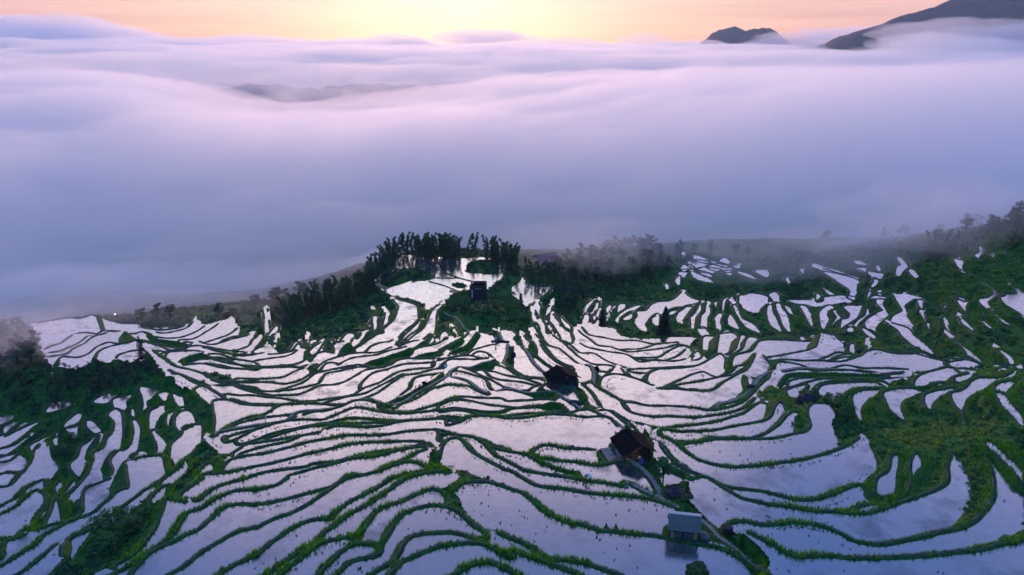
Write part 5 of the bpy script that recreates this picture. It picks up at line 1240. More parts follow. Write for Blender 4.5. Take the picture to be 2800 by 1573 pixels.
def ground_bi(x, y):
    x = np.asarray(x, float); y = np.asarray(y, float)
    i = np.clip((np.log(np.maximum(y, YMIN)) - math.log(YMIN)) / DS, 0, NS - 1.001); j = np.clip((x / np.maximum(y, 1) - TMIN) / DT, 0, NT - 1.001)
    i0, j0 = i.astype(int), j.astype(int); fi, fj = i - i0, j - j0
    return HG[i0, j0] * (1 - fi) * (1 - fj) + HG[i0 + 1, j0] * fi * (1 - fj) + HG[i0, j0 + 1] * (1 - fi) * fj + HG[i0 + 1, j0 + 1] * fi * fj
def blades(P, h, tone, nb, spread, wid, rng):
    """tufts of bent blades: P (n,3), h (n), returns verts, tris, tones"""
    n = len(P)
    a = rng.uniform(0, 2 * math.pi, (n, nb)); r = rng.uniform(0.15, 1, (n, nb)) * np.asarray(spread).reshape(-1, 1)
    hh = h[:, None] * rng.uniform(0.55, 1.15, (n, nb)); b = rng.uniform(0, 2 * math.pi, (n, nb))
    root = P[:, None, :] + np.stack([np.cos(b) * r * 0.55, np.sin(b) * r * 0.55, np.full((n, nb), -0.04)], -1)
    tip = root + np.stack([np.cos(a) * r, np.sin(a) * r, hh], -1)
    w = (np.asarray(wid).reshape(-1, 1) * rng.uniform(0.7, 1.3, (n, nb)))
    sd = np.stack([-np.sin(a) * w, np.cos(a) * w, np.zeros((n, nb))], -1)
    V = np.stack([root - sd, root + sd, tip], 2).reshape(-1, 3)
    F = np.arange(len(V)).reshape(-1, 3)
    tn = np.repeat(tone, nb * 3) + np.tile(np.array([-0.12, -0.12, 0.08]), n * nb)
    return V, F, tn
def leaves(C, size, rng, flat=0.0):
    """randomly turned diamond leaves at centres C"""
    n = len(C)
    d = rng.normal(size=(n, 3)); d[:, 2] *= (1 - flat); d /= np.linalg.norm(d, axis=1)[:, None] + 1e-9
    e = rng.normal(size=(n, 3)); e -= (e * d).sum(1)[:, None] * d; e /= np.linalg.norm(e, axis=1)[:, None] + 1e-9
    s = np.asarray(size) * rng.uniform(0.6, 1.3, n)
    L, W = d * s[:, None], e * (s * 0.5)[:, None]
    V = np.stack([C - L, C + W, C + L, C - W], 1).reshape(-1, 3)
    return V, np.arange(len(V)).reshape(-1, 4)

# ---- grass on every bank
rng = np.random.default_rng(11)
GP, GH, GT, GS = [], [], [], []
for l in lines:
    p, n_ = l['p'], l['n']
    z1 = np.where(l['r1'] > 0, ZR[l['r1']], -999.0); z2 = np.where(l['r-1'] > 0, ZR[l['r-1']], -999.0)
    low = np.where(z1 < z2, 1.0, -1.0)                     # towards the lower side
    y = p[:, 1]
    seen = (y < 330) & (np.abs(p[:, 0] / y) < 1.0)
    lush = 0.55 + 0.45 * np.sin(p[:, 0] * 0.21 + 1.7 * np.sin(p[:, 1] * 0.13)) + 0.35 * np.sin(p[:, 0] * 0.9 + p[:, 1] * 0.7)
    for rep in range(3):
        prob = np.clip(np.interp(y, [60, 110, 180, 330], [1.0, 0.85, 0.42, 0.18]) * (0.45 + 0.55 * np.clip(lush, 0, 1)), 0, 1)
        m = seen & (rng.random(len(p)) < prob)
        if l['kind'] == 'path':
            m &= rng.random(len(p)) < 0.45
        off = (0.18 + 1.15 * rng.random(m.sum()) ** 1.3 * np.interp(y[m], [60, 110, 200], [1.3, 1.0, 0.62])) * low[m]
        k = rng.random(m.sum()) < np.interp(y[m], [60, 120], [0.28, 0.14])
        off[k] = -low[m][k] * rng.uniform(0.22, 0.36, k.sum())
        if l['kind'] == 'path':
            off = np.sign(rng.random(m.sum()) - 0.5) * rng.uniform(l['w'] * 0.5 + 0.1, l['w'] * 0.5 + 0.7, m.sum())
        q = p[m, :2] + n_[m] * off[:, None]
        zg = ground_bi(q[:, 0], q[:, 1])
        ci, cj = cell(np.stack([q[:, 0], q[:, 1], zg], -1)); rr = REG[ci, cj]
        okk = (rr == 0) | (zg > ZR[rr] - 0.06)
        GP.append(np.stack([q[:, 0], q[:, 1], zg], -1)[okk])
        lu = np.clip(lush[m][okk], 0, 1.2); yy = y[m][okk]
        GH.append((0.20 + 0.34 * lu) * rng.uniform(0.5, 1.35, okk.sum()) * np.interp(yy, [60, 110, 150, 330], [1.25, 1.0, 0.75, 0.8]))
        GT.append(np.clip(0.36 + 0.36 * lu + rng.normal(0, 0.12, okk.sum()), 0, 0.88))
        GS.append(np.interp(yy, [60, 150, 330], [0.21, 0.22, 0.30]))
GP, GH, GT, GS = map(np.concatenate, (GP, GH, GT, GS))
V, F, tn = blades(GP, GH, GT, 6, GS, GS * 0.20, rng); print('grass tufts', len(GP))
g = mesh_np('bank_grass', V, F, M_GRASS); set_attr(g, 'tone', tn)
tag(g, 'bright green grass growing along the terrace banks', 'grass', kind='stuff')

def head_room(x, y, z):
    """plants below a bund stay under its crest, so the water behind stays open"""
    i, j = cell(np.stack([x, y, z], -1)); c = CRM[i, j]
    return np.where((c > -500) & (z < c + 0.35) & (dist[i, j] < 4.0), np.maximum(0.12, c + 0.06 - z), 9.0)
# ---- undergrowth on the land between the paddies
cand = (REG == 0) & (YG < 335) & (YG > 52) & (np.abs(XG / YG) < 0.98) & (dist > 0.55)
w_ = np.where(cand, np.minimum(YG, 170.0) ** 0.35 * YG ** 0.5, 0).ravel()
vis = rng.choice(w_.size, 17500, replace=False, p=w_ / w_.sum())
bx_ = XG.ravel()[vis] + rng.normal(0, 0.2, len(vis)); by_ = YG.ravel()[vis] + rng.normal(0, 0.2, len(vis))
bz_ = ground_bi(bx_, by_)
rad = np.interp(by_, [60, 150, 330], [0.5, 0.75, 1.15]) * rng.uniform(0.6, 1.45, len(vis))
room = np.minimum(dist.ravel()[vis], 3.0)
rad = np.minimum(rad, room * 0.55 + 0.08)
rad = np.minimum(rad, head_room(bx_, by_, bz_) * 1.1 + 0.05)
patch = fbm(bx_ / 14, by_ / 14, 41) * 0.9 + 0.36
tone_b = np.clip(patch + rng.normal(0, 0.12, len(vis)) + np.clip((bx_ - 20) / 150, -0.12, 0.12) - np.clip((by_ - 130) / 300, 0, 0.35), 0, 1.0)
nl = 26
dirs = rng.normal(size=(len(vis), nl, 3)); dirs /= np.linalg.norm(dirs, axis=2)[..., None]
dirs[..., 2] = np.abs(dirs[..., 2]) * 0.95 + 0.03
rr_ = rng.uniform(0.55, 1.0, (len(vis), nl))[..., None]
Cn = np.stack([bx_, by_, bz_ - 0.1], -1)[:, None] + dirs * rr_ * rad[:, None, None] * np.array([1, 1, 0.8])
V, F = leaves(Cn.reshape(-1, 3), np.repeat(rad * 0.34 + 0.05, nl), rng)
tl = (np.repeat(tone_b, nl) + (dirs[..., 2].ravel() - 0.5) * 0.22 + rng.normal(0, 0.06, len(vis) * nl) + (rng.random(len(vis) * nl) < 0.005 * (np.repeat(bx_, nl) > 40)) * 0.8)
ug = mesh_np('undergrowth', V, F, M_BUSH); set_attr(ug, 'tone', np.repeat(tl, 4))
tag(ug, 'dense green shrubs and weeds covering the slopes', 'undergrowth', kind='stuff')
# short grass between the shrubs
vis = rng.choice(w_.size, 42000, replace=False, p=w_ / w_.sum())
gx, gy = XG.ravel()[vis] + rng.normal(0, 0.15, len(vis)), YG.ravel()[vis] + rng.normal(0, 0.15, len(vis))
gs = np.interp(gy, [60, 330], [0.22, 0.5])
V, F, tn = blades(np.stack([gx, gy, ground_bi(gx, gy)], -1), np.minimum(gs * 1.2, head_room(gx, gy, ground_bi(gx, gy))), np.clip(0.30 + fbm(gx / 11, gy / 11, 47) * 0.55, 0, 0.9), 4, gs, gs * 0.3, rng)
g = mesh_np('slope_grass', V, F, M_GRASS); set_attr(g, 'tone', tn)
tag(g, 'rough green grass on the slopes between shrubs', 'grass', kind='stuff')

# ---- rows of rice seedlings standing in the water along the bunds
RP = []
for li, l in enumerate(lines):
    if l['kind'] != 'bund':
        continue
    p, n_ = l['p'], l['n']
    z1 = np.where(l['r1'] > 0, ZR[l['r1']], -999.0); z2 = np.where(l['r-1'] > 0, ZR[l['r-1']], -999.0)
    up = np.where(z1 < z2, -1.0, 1.0)
    if np.median(p[:, 1]) > 185 or np.median(p[:, 0] / p[:, 1]) < -0.52:
        continue
    row_off = rng.uniform(0.9, 1.9); strength = rng.choice([0.0, 0.35, 0.6, 0.8])
    on = fbm(np.arange(len(p)) * 0.012 + li * 3.3, np.zeros(len(p)), 51) > 0.55 - strength * 0.9
    m = on & (rng.random(len(p)) < 0.22)
    off = (row_off + 0.25 * np.sin(p[m, 0] * 0.3)) * up[m] + rng.normal(0, 0.10, m.sum())
    RP.append(p[m, :2] + n_[m] * off[:, None])
# loose weeds over the open water
ci = np.flatnonzero(((REG > 0) & (YG < 230) & (np.abs(XG / YG) < 0.9)).ravel())
wsel = rng.choice(ci, 1300, replace=False)
wd = np.stack([XG.ravel()[wsel], YG.ravel()[wsel]], -1)
keepw = fbm(wd[:, 0] / 9, wd[:, 1] / 9, 61) > 0.12
RP.append(wd[keepw])
RP = np.concatenate(RP)
ci, cj = cell(np.stack([RP[:, 0], RP[:, 1], RP[:, 0] * 0], -1)); rr = REG[ci, cj]
ok = (rr > 0) & (dist[ci, cj] > 0.62)
RP = np.stack([RP[ok, 0], RP[ok, 1], ZR[rr[ok]] + 0.0], -1)
V, F, tn = blades(RP, rng.uniform(0.16, 0.34, len(RP)), np.clip(rng.normal(0.4, 0.2, len(RP)), 0, 1.1), 8, rng.uniform(0.14, 0.26, len(RP)), 0.05, rng)
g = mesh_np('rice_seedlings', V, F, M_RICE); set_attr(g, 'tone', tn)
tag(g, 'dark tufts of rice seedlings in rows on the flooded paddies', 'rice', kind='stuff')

# ---------------------------------------------------------------- trees: templates, then copies
def tube(pts, rads, k=7):
    pts = [Vector(p) for p in pts]; V, F = [], []
    for i, p in enumerate(pts):
        d = (pts[min(i + 1, len(pts) - 1)] - pts[max(i - 1, 0)]).normalized()
        a = d.orthogonal().normalized(); b = d.cross(a)
        for j in range(k):
            an = 2 * math.pi * j / k
            V.append(p + (a * math.cos(an) + b * math.sin(an)) * rads[i])
    for i in range(len(pts) - 1):
        for j in range(k):
            F.append((i * k + j, i * k + (j + 1) % k, (i + 1) * k + (j + 1) % k, (i + 1) * k + j))
    return np.array([tuple(v) for v in V]), np.array(F)
def join_tubes(parts):
    V, F, o = [], [], 0
    for v, f in parts:
        V.append(v); F.append(f + o); o += len(v)
    return np.concatenate(V), np.concatenate(F)
def mesh_data(name, V, F, m, tone=None, smooth=False):
    o = mesh_np(name, V, F, m, smooth=smooth)
    if tone is not None:
        set_attr(o, 'tone', tone)
    me = o.data; bpy.data.objects.remove(o); return me
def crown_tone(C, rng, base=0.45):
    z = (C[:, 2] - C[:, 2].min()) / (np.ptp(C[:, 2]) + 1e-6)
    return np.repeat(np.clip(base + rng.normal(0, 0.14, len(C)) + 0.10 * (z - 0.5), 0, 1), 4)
def broadleaf(seed, h=8.0, spread=2.8, n=620, leaf=0.34, m=None):
    r = np.random.default_rng(seed)
    parts = [tube([(0, 0, -0.6), (0.08 * h * 0.2, 0, h * 0.2), (r.normal(0, .15), r.normal(0, .15), h * 0.45), (r.normal(0, .3), r.normal(0, .3), h * 0.8)], [0.035 * h, 0.026 * h, 0.019 * h, 0.006 * h])]
    cl = []
    for k in range(11):
        a = r.uniform(0, 2 * math.pi); zz = h * r.uniform(0.36, 0.97); rad = spread * r.uniform(0.25, 0.9) * math.sqrt(max(0.1, 1 - ((zz / h - 0.55) / 0.5) ** 2))
        c = np.array([math.cos(a) * rad, math.sin(a) * rad, zz]); cl.append((c, spread * r.uniform(0.28, 0.5)))
        parts.append(tube([(0, 0, h * r.uniform(0.25, 0.5)), tuple(c * np.array([.55, .55, .9])), tuple(c)], [0.012 * h, 0.008 * h, 0.003 * h], 5))
    cl.append((np.array([0, 0, h * 0.9]), spread * 0.4))
    C = []
    for c, s in cl:
        d = r.normal(size=(n // len(cl), 3)); d /= np.linalg.norm(d, axis=1)[:, None]
        C.append(c + d * (s * r.uniform(0.35, 1.05, len(d)))[:, None] * np.array([1, 1, 0.75]))
    C = np.concatenate(C); V, F = leaves(C, np.full(len(C), leaf), r, 0.3)
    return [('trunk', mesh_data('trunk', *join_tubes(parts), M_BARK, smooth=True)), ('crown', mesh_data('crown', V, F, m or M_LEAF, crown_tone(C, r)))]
def bamboo(seed, h=12.0):
    r = np.random.default_rng(seed)
    lean = r.uniform(0, 2 * math.pi); bend = r.uniform(0.10, 0.22) * h
    tt = np.linspace(0, 1, 9)
    ax = np.stack([np.cos(lean) * bend * tt ** 3, np.sin(lean) * bend * tt ** 3, h * (tt - 0.10 * tt ** 4)], -1)
    ax[0, 2] = -0.5
    C = []
    for k in range(50):
        s = r.uniform(0.10, 1.0); c = np.array([np.interp(s, tt, ax[:, q]) for q in range(3)])
        a = r.uniform(0, 2 * math.pi); L = (1.35 - 0.9 * s) * r.uniform(0.6, 1.15)
        for q in range(9):
            f = (q + 1) / 9
            C.append(c + np.array([math.cos(a) * L * f, math.sin(a) * L * f, 0.45 * L * f - 0.75 * L * f * f]) + r.normal(0, 0.13, 3))
    C = np.array(C); V, F = leaves(C, np.full(len(C), 0.36), r, 0.2)
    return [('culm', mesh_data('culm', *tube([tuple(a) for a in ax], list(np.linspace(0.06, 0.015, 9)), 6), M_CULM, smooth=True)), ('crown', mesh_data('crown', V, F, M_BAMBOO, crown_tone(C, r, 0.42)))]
def conifer(seed, h=11.0, w=2.4, dense=1.0, tiers=17, droop=0.25, low=0.10):
    r = np.random.default_rng(seed)
    parts = [tube([(0, 0, -0.6), (0.02, 0, h * 0.5), (0, 0, h)], [0.022 * h, 0.014 * h, 0.003 * h])]; C = []
    for k in range(tiers):
        f = k / (tiers - 1); z = h * (low + (0.97 - low) * f); L = w * (1 - f) ** 0.8 * r.uniform(0.8, 1.1) + 0.15
        nb = max(4, int((7 - 2 * f) * dense)); a0 = r.uniform(0, 6)
        for b in range(nb):
            a = a0 + 2 * math.pi * b / nb + r.normal(0, 0.15); l_ = L * r.uniform(0.65, 1.1)
            e = np.array([math.cos(a) * l_, math.sin(a) * l_, -droop * l_])
            parts.append(tube([(0, 0, z), tuple(np.array([0, 0, z]) + e * 0.6 + np.array([0, 0, 0.05 * l_])), tuple(np.array([0, 0, z]) + e)], [0.03, 0.018, 0.006], 4))
            m_ = max(3, int(9 * l_ / w * dense) + 3)
            for q in range(m_):
                s = (q + 1) / m_
                for _ in range(2):
                    C.append(np.array([0, 0, z]) + e * s + r.normal(0, 0.12 + 0.05 * l_, 3) * np.array([1, 1, 0.6]))
    C = np.array(C); V, F = leaves(C, np.full(len(C), 0.26), r, 0.35)
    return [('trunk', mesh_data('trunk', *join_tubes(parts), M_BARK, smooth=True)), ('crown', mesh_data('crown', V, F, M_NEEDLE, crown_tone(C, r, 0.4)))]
def plant(name, parts, p, scale, rz, label, cat, group=None):
    e = bpy.data.objects.new(name, None); COL.objects.link(e)
    e.location = p; e.scale = (scale,) * 3 if np.isscalar(scale) else scale; e.rotation_euler = (0, 0, rz); e.empty_display_size = 0.1
    for pn, me in parts:
        o = bpy.data.objects.new(pn, me); COL.objects.link(o); o.parent = e
    return tag(e, label, cat, group)
def scatter(poly, sh, n, mind, rng, lift=0.0):
    """spread points over a traced patch of land, kept apart"""
    m = inside(smooth_line(parse(poly, sh), 10, True)) & (REG == 0)
    ii, jj = np.nonzero(m); out_ = []
    if len(ii) == 0:
        return out_
    w = YG[ii, jj] ** 2; w = w / w.sum()
    for k in rng.choice(len(ii), min(len(ii), n * 12), p=w):
        q = (XG[ii[k], jj[k]], YG[ii[k], jj[k]])
        if all((q[0] - a[0]) ** 2 + (q[1] - a[1]) ** 2 > mind ** 2 for a in out_):
            out_.append(q)
            if len(out_) >= n:
                break
    return out_
BROAD = [broadleaf(101 + k, 8.0, 2.9) for k in range(4)]
SHRUB = [broadleaf(131 + k, 3.0, 1.9, 420, 0.22, M_BUSH) for k in range(3)]
BAMB = [bamboo(151 + k) for k in range(5)]
rt = np.random.default_rng(77)
def grove(name, tmpl, pts, smin, smax, label, cat, group):
    for (x, y) in pts:
        s = rt.uniform(smin, smax)
        plant(name, tmpl[rt.integers(len(tmpl))], (x, y, float(ground_bi(x, y)) - 0.1), s, rt.uniform(0, 6.28), label, cat, group)
# the bamboo that rings the pond terrace
ring_ = [("300,980 450,880 650,800 850,740 1000,690 1150,600 1200,560 1230,600 1180,660 1050,760 850,840 650,880 480,960 350,1040", 85, 'bamboo on the dark slope left of the pond terrace'),
         ("1120,620 1180,520 1260,450 1350,370 1420,330 1470,340 1370,430 1260,510 1190,580", 45, 'bamboo at the left bend of the grove behind the pond terrace'),
         ("1450,330 1500,290 1700,285 1900,285 2000,290 2000,318 1900,312 1700,320 1500,305", 70, 'bamboo in the row along the far edge of the pond terrace'),
         ("2000,290 2100,300 2300,305 2480,350 2640,430 2620,470 2540,440 2450,395 2300,328 2100,325", 55, 'bamboo in the row right of centre behind the pond terrace')]
for poly, n, lb in ring_:
    grove('bamboo', BAMB, scatter(poly, 'B', n, 0.7, rt), 0.68, 1.08, lb, 'bamboo', 'bamboo round the pond terrace')
grove('bamboo', BAMB, scatter("140,560 260,600 380,640 480,720 470,800 400,720 280,690 170,640", 'C', 22, 1.3, rt), 0.6, 0.9, 'bamboo at the right end of the grove above the dark ravine', 'bamboo', 'bamboo round the pond terrace')
# bamboo clump leaning out of the fog on the right
for k in range(11):
    c = place(np.array([[2100 + (1560 + 26 * k) * 0.2717, 600 + (392 - 3 * abs(k - 5)) * 0.2717]]))[0]
    o = plant('bamboo', BAMB[k % 5], (c[0], c[1], float(ground_bi(c[0], c[1]))), rt.uniform(0.85, 1.1), rt.uniform(0, 6.28), 'tall bamboo of the clump standing in fog on the right hillside', 'bamboo', 'bamboo clump in the fog')
    o.rotation_euler = (rt.normal(0, 0.08), (k - 5) * 0.075, rt.uniform(0, 6.28))
# broadleaf woods
for poly, sh, n, md, s0, s1, lb, gp in [
    ("330,560 480,470 650,380 900,330 1200,360 1500,430 1640,460 1600,600 1480,690 1250,690 1000,720 860,690 720,880 640,980 560,860 460,760", 'C', 75, 2.2, 0.5, 1.0, 'dark broadleaf tree in the wood filling the ravine right of the pond', 'trees in the dark ravine'),
    ("900,300 1300,280 1700,330 2100,330 2500,380 2500,430 2100,390 1750,380 1500,420 1100,330", 'C', 30, 2.8, 0.6, 1.0, 'broadleaf tree half lost in fog beyond the far right paddies', 'trees at the edge of the fog'),
    ("0,260 200,235 340,330 440,480 500,570 470,660 380,800 200,900 0,950", 'A', 30, 2.5, 0.5, 0.85, 'blue misty broadleaf tree in the wood at the left edge', 'trees at the left edge'),
    ("540,640 800,615 950,580 1150,590 1330,580 1520,560 1620,650 1560,700 1300,750 1150,820 900,840 700,850 540,900 420,850", 'A', 50, 1.8, 0.22, 0.45, 'low dark tree in the thicket below the conifer on the left', 'trees in the left thicket'),
    ("2200,150 2400,60 2620,0 2620,240 2480,270 2300,270", 'D', 35, 2.6, 0.5, 1.0, 'tree on the steep slope at the right edge under the fog', 'trees on the right slope'),
    ("2230,648 2450,610 2620,560 2760,500 2860,470 2860,640 2700,640 2500,665", 'U', 40, 3.0, 0.55, 1.05, 'tree on the fog-covered ridge above the right hillside', 'trees on the right ridge'),
    ("380,884 520,872 640,852 760,822 880,780 920,800 800,868 680,890 560,886 400,894", 'U', 30, 2.8, 0.45, 0.85, 'dark tree on the slope behind the left terraces fading into fog', 'trees behind the left terraces')]:
    grove('broadleaf_tree', BROAD, scatter(poly, sh, n, md, rt), s0, s1, lb, 'tree', gp)
# shrubs on the knoll and other thickets
for poly, sh, n, md, s0, s1, lb, gp in [
    ("1830,920 1880,800 1960,730 2080,680 2150,720 2140,790 2330,800 2420,740 2576,700 2640,760 2690,860 2740,960 2700,1080 2560,1040 2450,960 2300,900 2150,880 2050,880 1950,860", 'B', 60, 1.5, 0.5, 1.05, 'green shrub on the knoll round the dark tower', 'shrubs on the knoll'),
    ("120,820 250,840 400,830 480,880 420,940 300,960 150,960", 'A', 0, 1.5, 0.5, 1.0, '', ''),
    ("1010,1000 1180,930 1330,850 1420,880 1300,1050 1200,1180 1080,1240 950,1180", 'E', 26, 1.3, 0.5, 1.0, 'dark leafy bush in the thicket at the lower left', 'bushes in the lower left thicket'),
    ("520,150 620,30 760,60 700,200 640,300 560,300", 'E', 8, 1.5, 0.6, 1.0, 'bushy shrub between the left paddies', 'shrubs between the left paddies'),
    ("1440,620 1560,560 1700,640 1830,690 1900,700 1960,830 1850,900 1760,860 1600,720 1480,700", 'K', 18, 1.6, 0.5, 1.0, 'leafy shrub on the rocky bank above the right paddies', 'shrubs on the right bank')]:
    if n:
        grove('shrub', SHRUB, scatter(poly, sh, n, md, rt), s0, s1, lb, 'shrub', gp)
# single trees
def at_px(u, v):
    c = place(np.array([[float(u), float(v)]]))[0]
    return (c[0], c[1], float(ground_bi(c[0], c[1])) - 0.1)
plant('conifer', conifer(201, 7.6, 2.1, 0.8, 12, 0.15, 0.16), at_px(390, 986), 1.0, 0.4, 'lone open-branched conifer with gaps in its crown on the left hump', 'conifer')
plant('conifer', conifer(202, 10.2, 2.6, 2.0, 22, 0.30, 0.05), at_px(1815, 918), 1.0, 1.0, 'dense dark cone-shaped conifer before the far right paddies', 'conifer')
plant('conifer', conifer(203, 8.4, 1.5, 1.5, 20, 0.25, 0.08), at_px(1646, 900), 1.0, 2.0, 'slender dark conifer left of the big cone-shaped one', 'conifer')
plant('conifer', conifer(204, 5.0, 0.8, 1.0, 14, 0.2, 0.06), at_px(1424, 838), 1.0, 3.0, 'small thin conifer at the right side of the knoll', 'conifer')
plant('broadleaf_tree', BROAD[1], at_px(160, 1120), 0.62, 1.0, 'small dark tree standing between the far left paddies', 'tree')
plant('broadleaf_tree', BROAD[2], at_px(2372, 785), 0.55, 2.0, 'round dark tree at the right end of the long far paddy', 'tree')
plant('broadleaf_tree', broadleaf(221, 4.4, 1.7, 520, 0.26, M_BUSH), at_px(1812, 1312), 1.0, 0.0, 'small leafy tree beside the open shed near the stone path', 'tree')
bare = broadleaf(231, 5.5, 2.2, 60, 0.10)
plant('bare_tree', [('trunk', bare[0][1])], at_px(1974, 745), 1.0, 0.0, 'bare leafless tree among the misty far right paddies', 'tree')
# ---------------------------------------------------------------- buildings, paths, rocks, people
M_ROOF = noisy('bark_roof', (0.004, 0.0035, 0.005), (0.013, 0.011, 0.013), 2.2, 0.95, 0.6, stretch=(1, 6, 1), spec=0.05, c3=(0.024, 0.019, 0.022))
M_WOOD = noisy('old_wood', (0.018, 0.013, 0.011), (0.055, 0.040, 0.032), 3.0, 0.85, 0.4, stretch=(6, 6, 1))
M_WARM = noisy('fresh_wood', (0.34, 0.14, 0.05), (0.55, 0.28, 0.12), 3.0, 0.7, 0.2, stretch=(8, 8, 1))
M_THATCH = noisy('thatch', (0.13, 0.105, 0.09), (0.25, 0.205, 0.175), 5.0, 0.95, 0.8, stretch=(9, 1.2, 1.2))
M_CAP = noisy('ridge_thatch', (0.42, 0.30, 0.24), (0.75, 0.58, 0.48), 9.0, 0.9, 0.5)
M_STONE = noisy('path_stone', (0.15, 0.125, 0.105), (0.32, 0.27, 0.23), 2.5, 0.8, 0.3)
M_PATHBED = noisy('path_bed', (0.025, 0.025, 0.024), (0.075, 0.068, 0.062), 2.0, 0.9, 0.3)
M_ROCK = noisy('rock', (0.010, 0.010, 0.012), (0.045, 0.042, 0.044), 1.6, 0.85, 0.7)
M_MOSS = noisy('mossy_rock', (0.012, 0.014, 0.010), (0.050, 0.095, 0.012), 2.2, 0.95, 0.7, c3=(0.09, 0.13, 0.02))
M_DARK = mat('dark_inside', (0.006, 0.006, 0.007), 0.9)
M_WHITE = mat('white_paint', (0.75, 0.78, 0.85), 0.5)
M_PALE = noisy('weathered_board', (0.10, 0.11, 0.12), (0.26, 0.26, 0.28), 4.0, 0.8, 0.2)
M_BLUE = noisy('blue_metal', (0.005, 0.014, 0.036), (0.009, 0.024, 0.055), 1.0, 0.7)
M_TARP = noisy('blue_sheet', (0.03, 0.05, 0.13), (0.07, 0.10, 0.22), 2.0, 0.6, 0.3)
M_RED = mat('red_cloth', (0.45, 0.05, 0.06), 0.8)
M_EARTH = noisy('bare_earth', (0.10, 0.065, 0.055), (0.20, 0.14, 0.12), 1.5, 0.95, 0.4)

class MB:
    """collects boxes and tubes, builds them as one mesh object"""
    def __init__(self):
        self.bm = bmesh.new()
    def box(self, c, s, rz=0.0, ry=0.0, rx=0.0, jit=0.0):
        r = bmesh.ops.create_cube(self.bm, size=1.0)
        M = Matrix.Translation(c) @ Matrix.Rotation(rz, 4, 'Z') @ Matrix.Rotation(ry, 4, 'Y') @ Matrix.Rotation(rx, 4, 'X') @ Matrix.Diagonal((*s, 1))
        for v in r['verts']:
            v.co = M @ v.co
            if jit:
                v.co += Vector((RND.uniform(-jit, jit), RND.uniform(-jit, jit), RND.uniform(-jit, jit)))
        return self
    def bar(self, a, b, r, k=6):
        V, F = tube([a, b], [r, r * 0.92], k)
        vs = [self.bm.verts.new(v) for v in V]
        for f in F:
            self.bm.faces.new([vs[i] for i in f])
        self.bm.faces.new(vs[:k][::-1]); self.bm.faces.new(vs[k:])
        return self
    def build(self, name, material, parent=None, bevel=0.0):
        if bevel:
            bmesh.ops.bevel(self.bm, geom=self.bm.edges[:], offset=bevel, segments=1, affect='EDGES')
        bmesh.ops.recalc_face_normals(self.bm, faces=self.bm.faces[:])
        me = bpy.data.meshes.new(name); self.bm.to_mesh(me); self.bm.free()
        me.materials.append(material)
        o = bpy.data.objects.new(name, me); COL.objects.link(o)
        if parent:
            o.parent = parent
        return o
def empty(name, loc, rz=0.0):
    e = bpy.data.objects.new(name, None); e.location = loc; e.rotation_euler = (0, 0, rz); e.empty_display_size = 0.2; COL.objects.link(e); return e
def roof_course(parent, x0, x1, a, b, th, material, seed, sag=0.0, rag=0.05, n=16, name='roof_course'):
    """one overlapping course of roof covering from edge a (upper y,z) to edge b (lower y,z), ragged at the lower edge"""
    r = random.Random(seed); V, F = [], []
    for i in range(n + 1):
        x = x0 + (x1 - x0) * i / n; s = sag * math.sin(math.pi * i / n); j = r.uniform(-rag, rag)
        nx = (b[1] - a[1], -(b[0] - a[0])); L = math.hypot(*nx); nx = (nx[0] / L, nx[1] / L)
        if nx[1] < 0:
            nx = (-nx[0], -nx[1])
        up, lo = (a[0], a[1] - s), (b[0] + (b[0] - a[0]) / L * j, b[1] - s + (b[1] - a[1]) / L * j)
        V += [(x, up[0], up[1]), (x, lo[0], lo[1]), (x, lo[0] + nx[0] * th, lo[1] + nx[1] * th), (x, up[0] + nx[0] * th * .4, up[1] + nx[1] * th * .4)]
    for i in range(n):
        p, q = 4 * i, 4 * i + 4
        F += [(p, p + 1, q + 1, q), (p + 1, p + 2, q + 2, q + 1), (p + 2, p + 3, q + 3, q + 2), (p + 3, p, q, q + 3)]
    F += [(0, 3, 2, 1), (4 * n, 4 * n + 1, 4 * n + 2, 4 * n + 3)]
    return mesh_np(name, V, F, material, parent)
def gable_roof(root, L, W, ze, zr, material, courses=9, seed=0, over=0.0, th=0.07, sag=0.12):
    """two slopes, ridge along local x"""
    for s in (-1, 1):
        for k in range(courses):
            f0, f1 = max(0.0, k / courses - 0.06), (k + 1) / courses
            a = (s * W / 2 * f0, zr + (ze - zr) * f0 + 0.02 * k); b = (s * W / 2 * f1, zr + (ze - zr) * f1 + 0.02 * k)
            roof_course(root, -L / 2 - over, L / 2 + over, a, b, th, material, seed * 100 + k * 2 + (s > 0), sag)
    rc = MB()
    for i in range(9):
        x = -L / 2 - over + (L + 2 * over) * (i + 0.5) / 9
        rc.box((x, 0, zr + 0.16 - sag * math.sin(math.pi * (i + .5) / 9)), ((L + 2 * over) / 9 * 1.04, 0.34, 0.12), ry=RND.uniform(-.04, .04), jit=0.02)
    rc.build('ridge_cap', material, root)

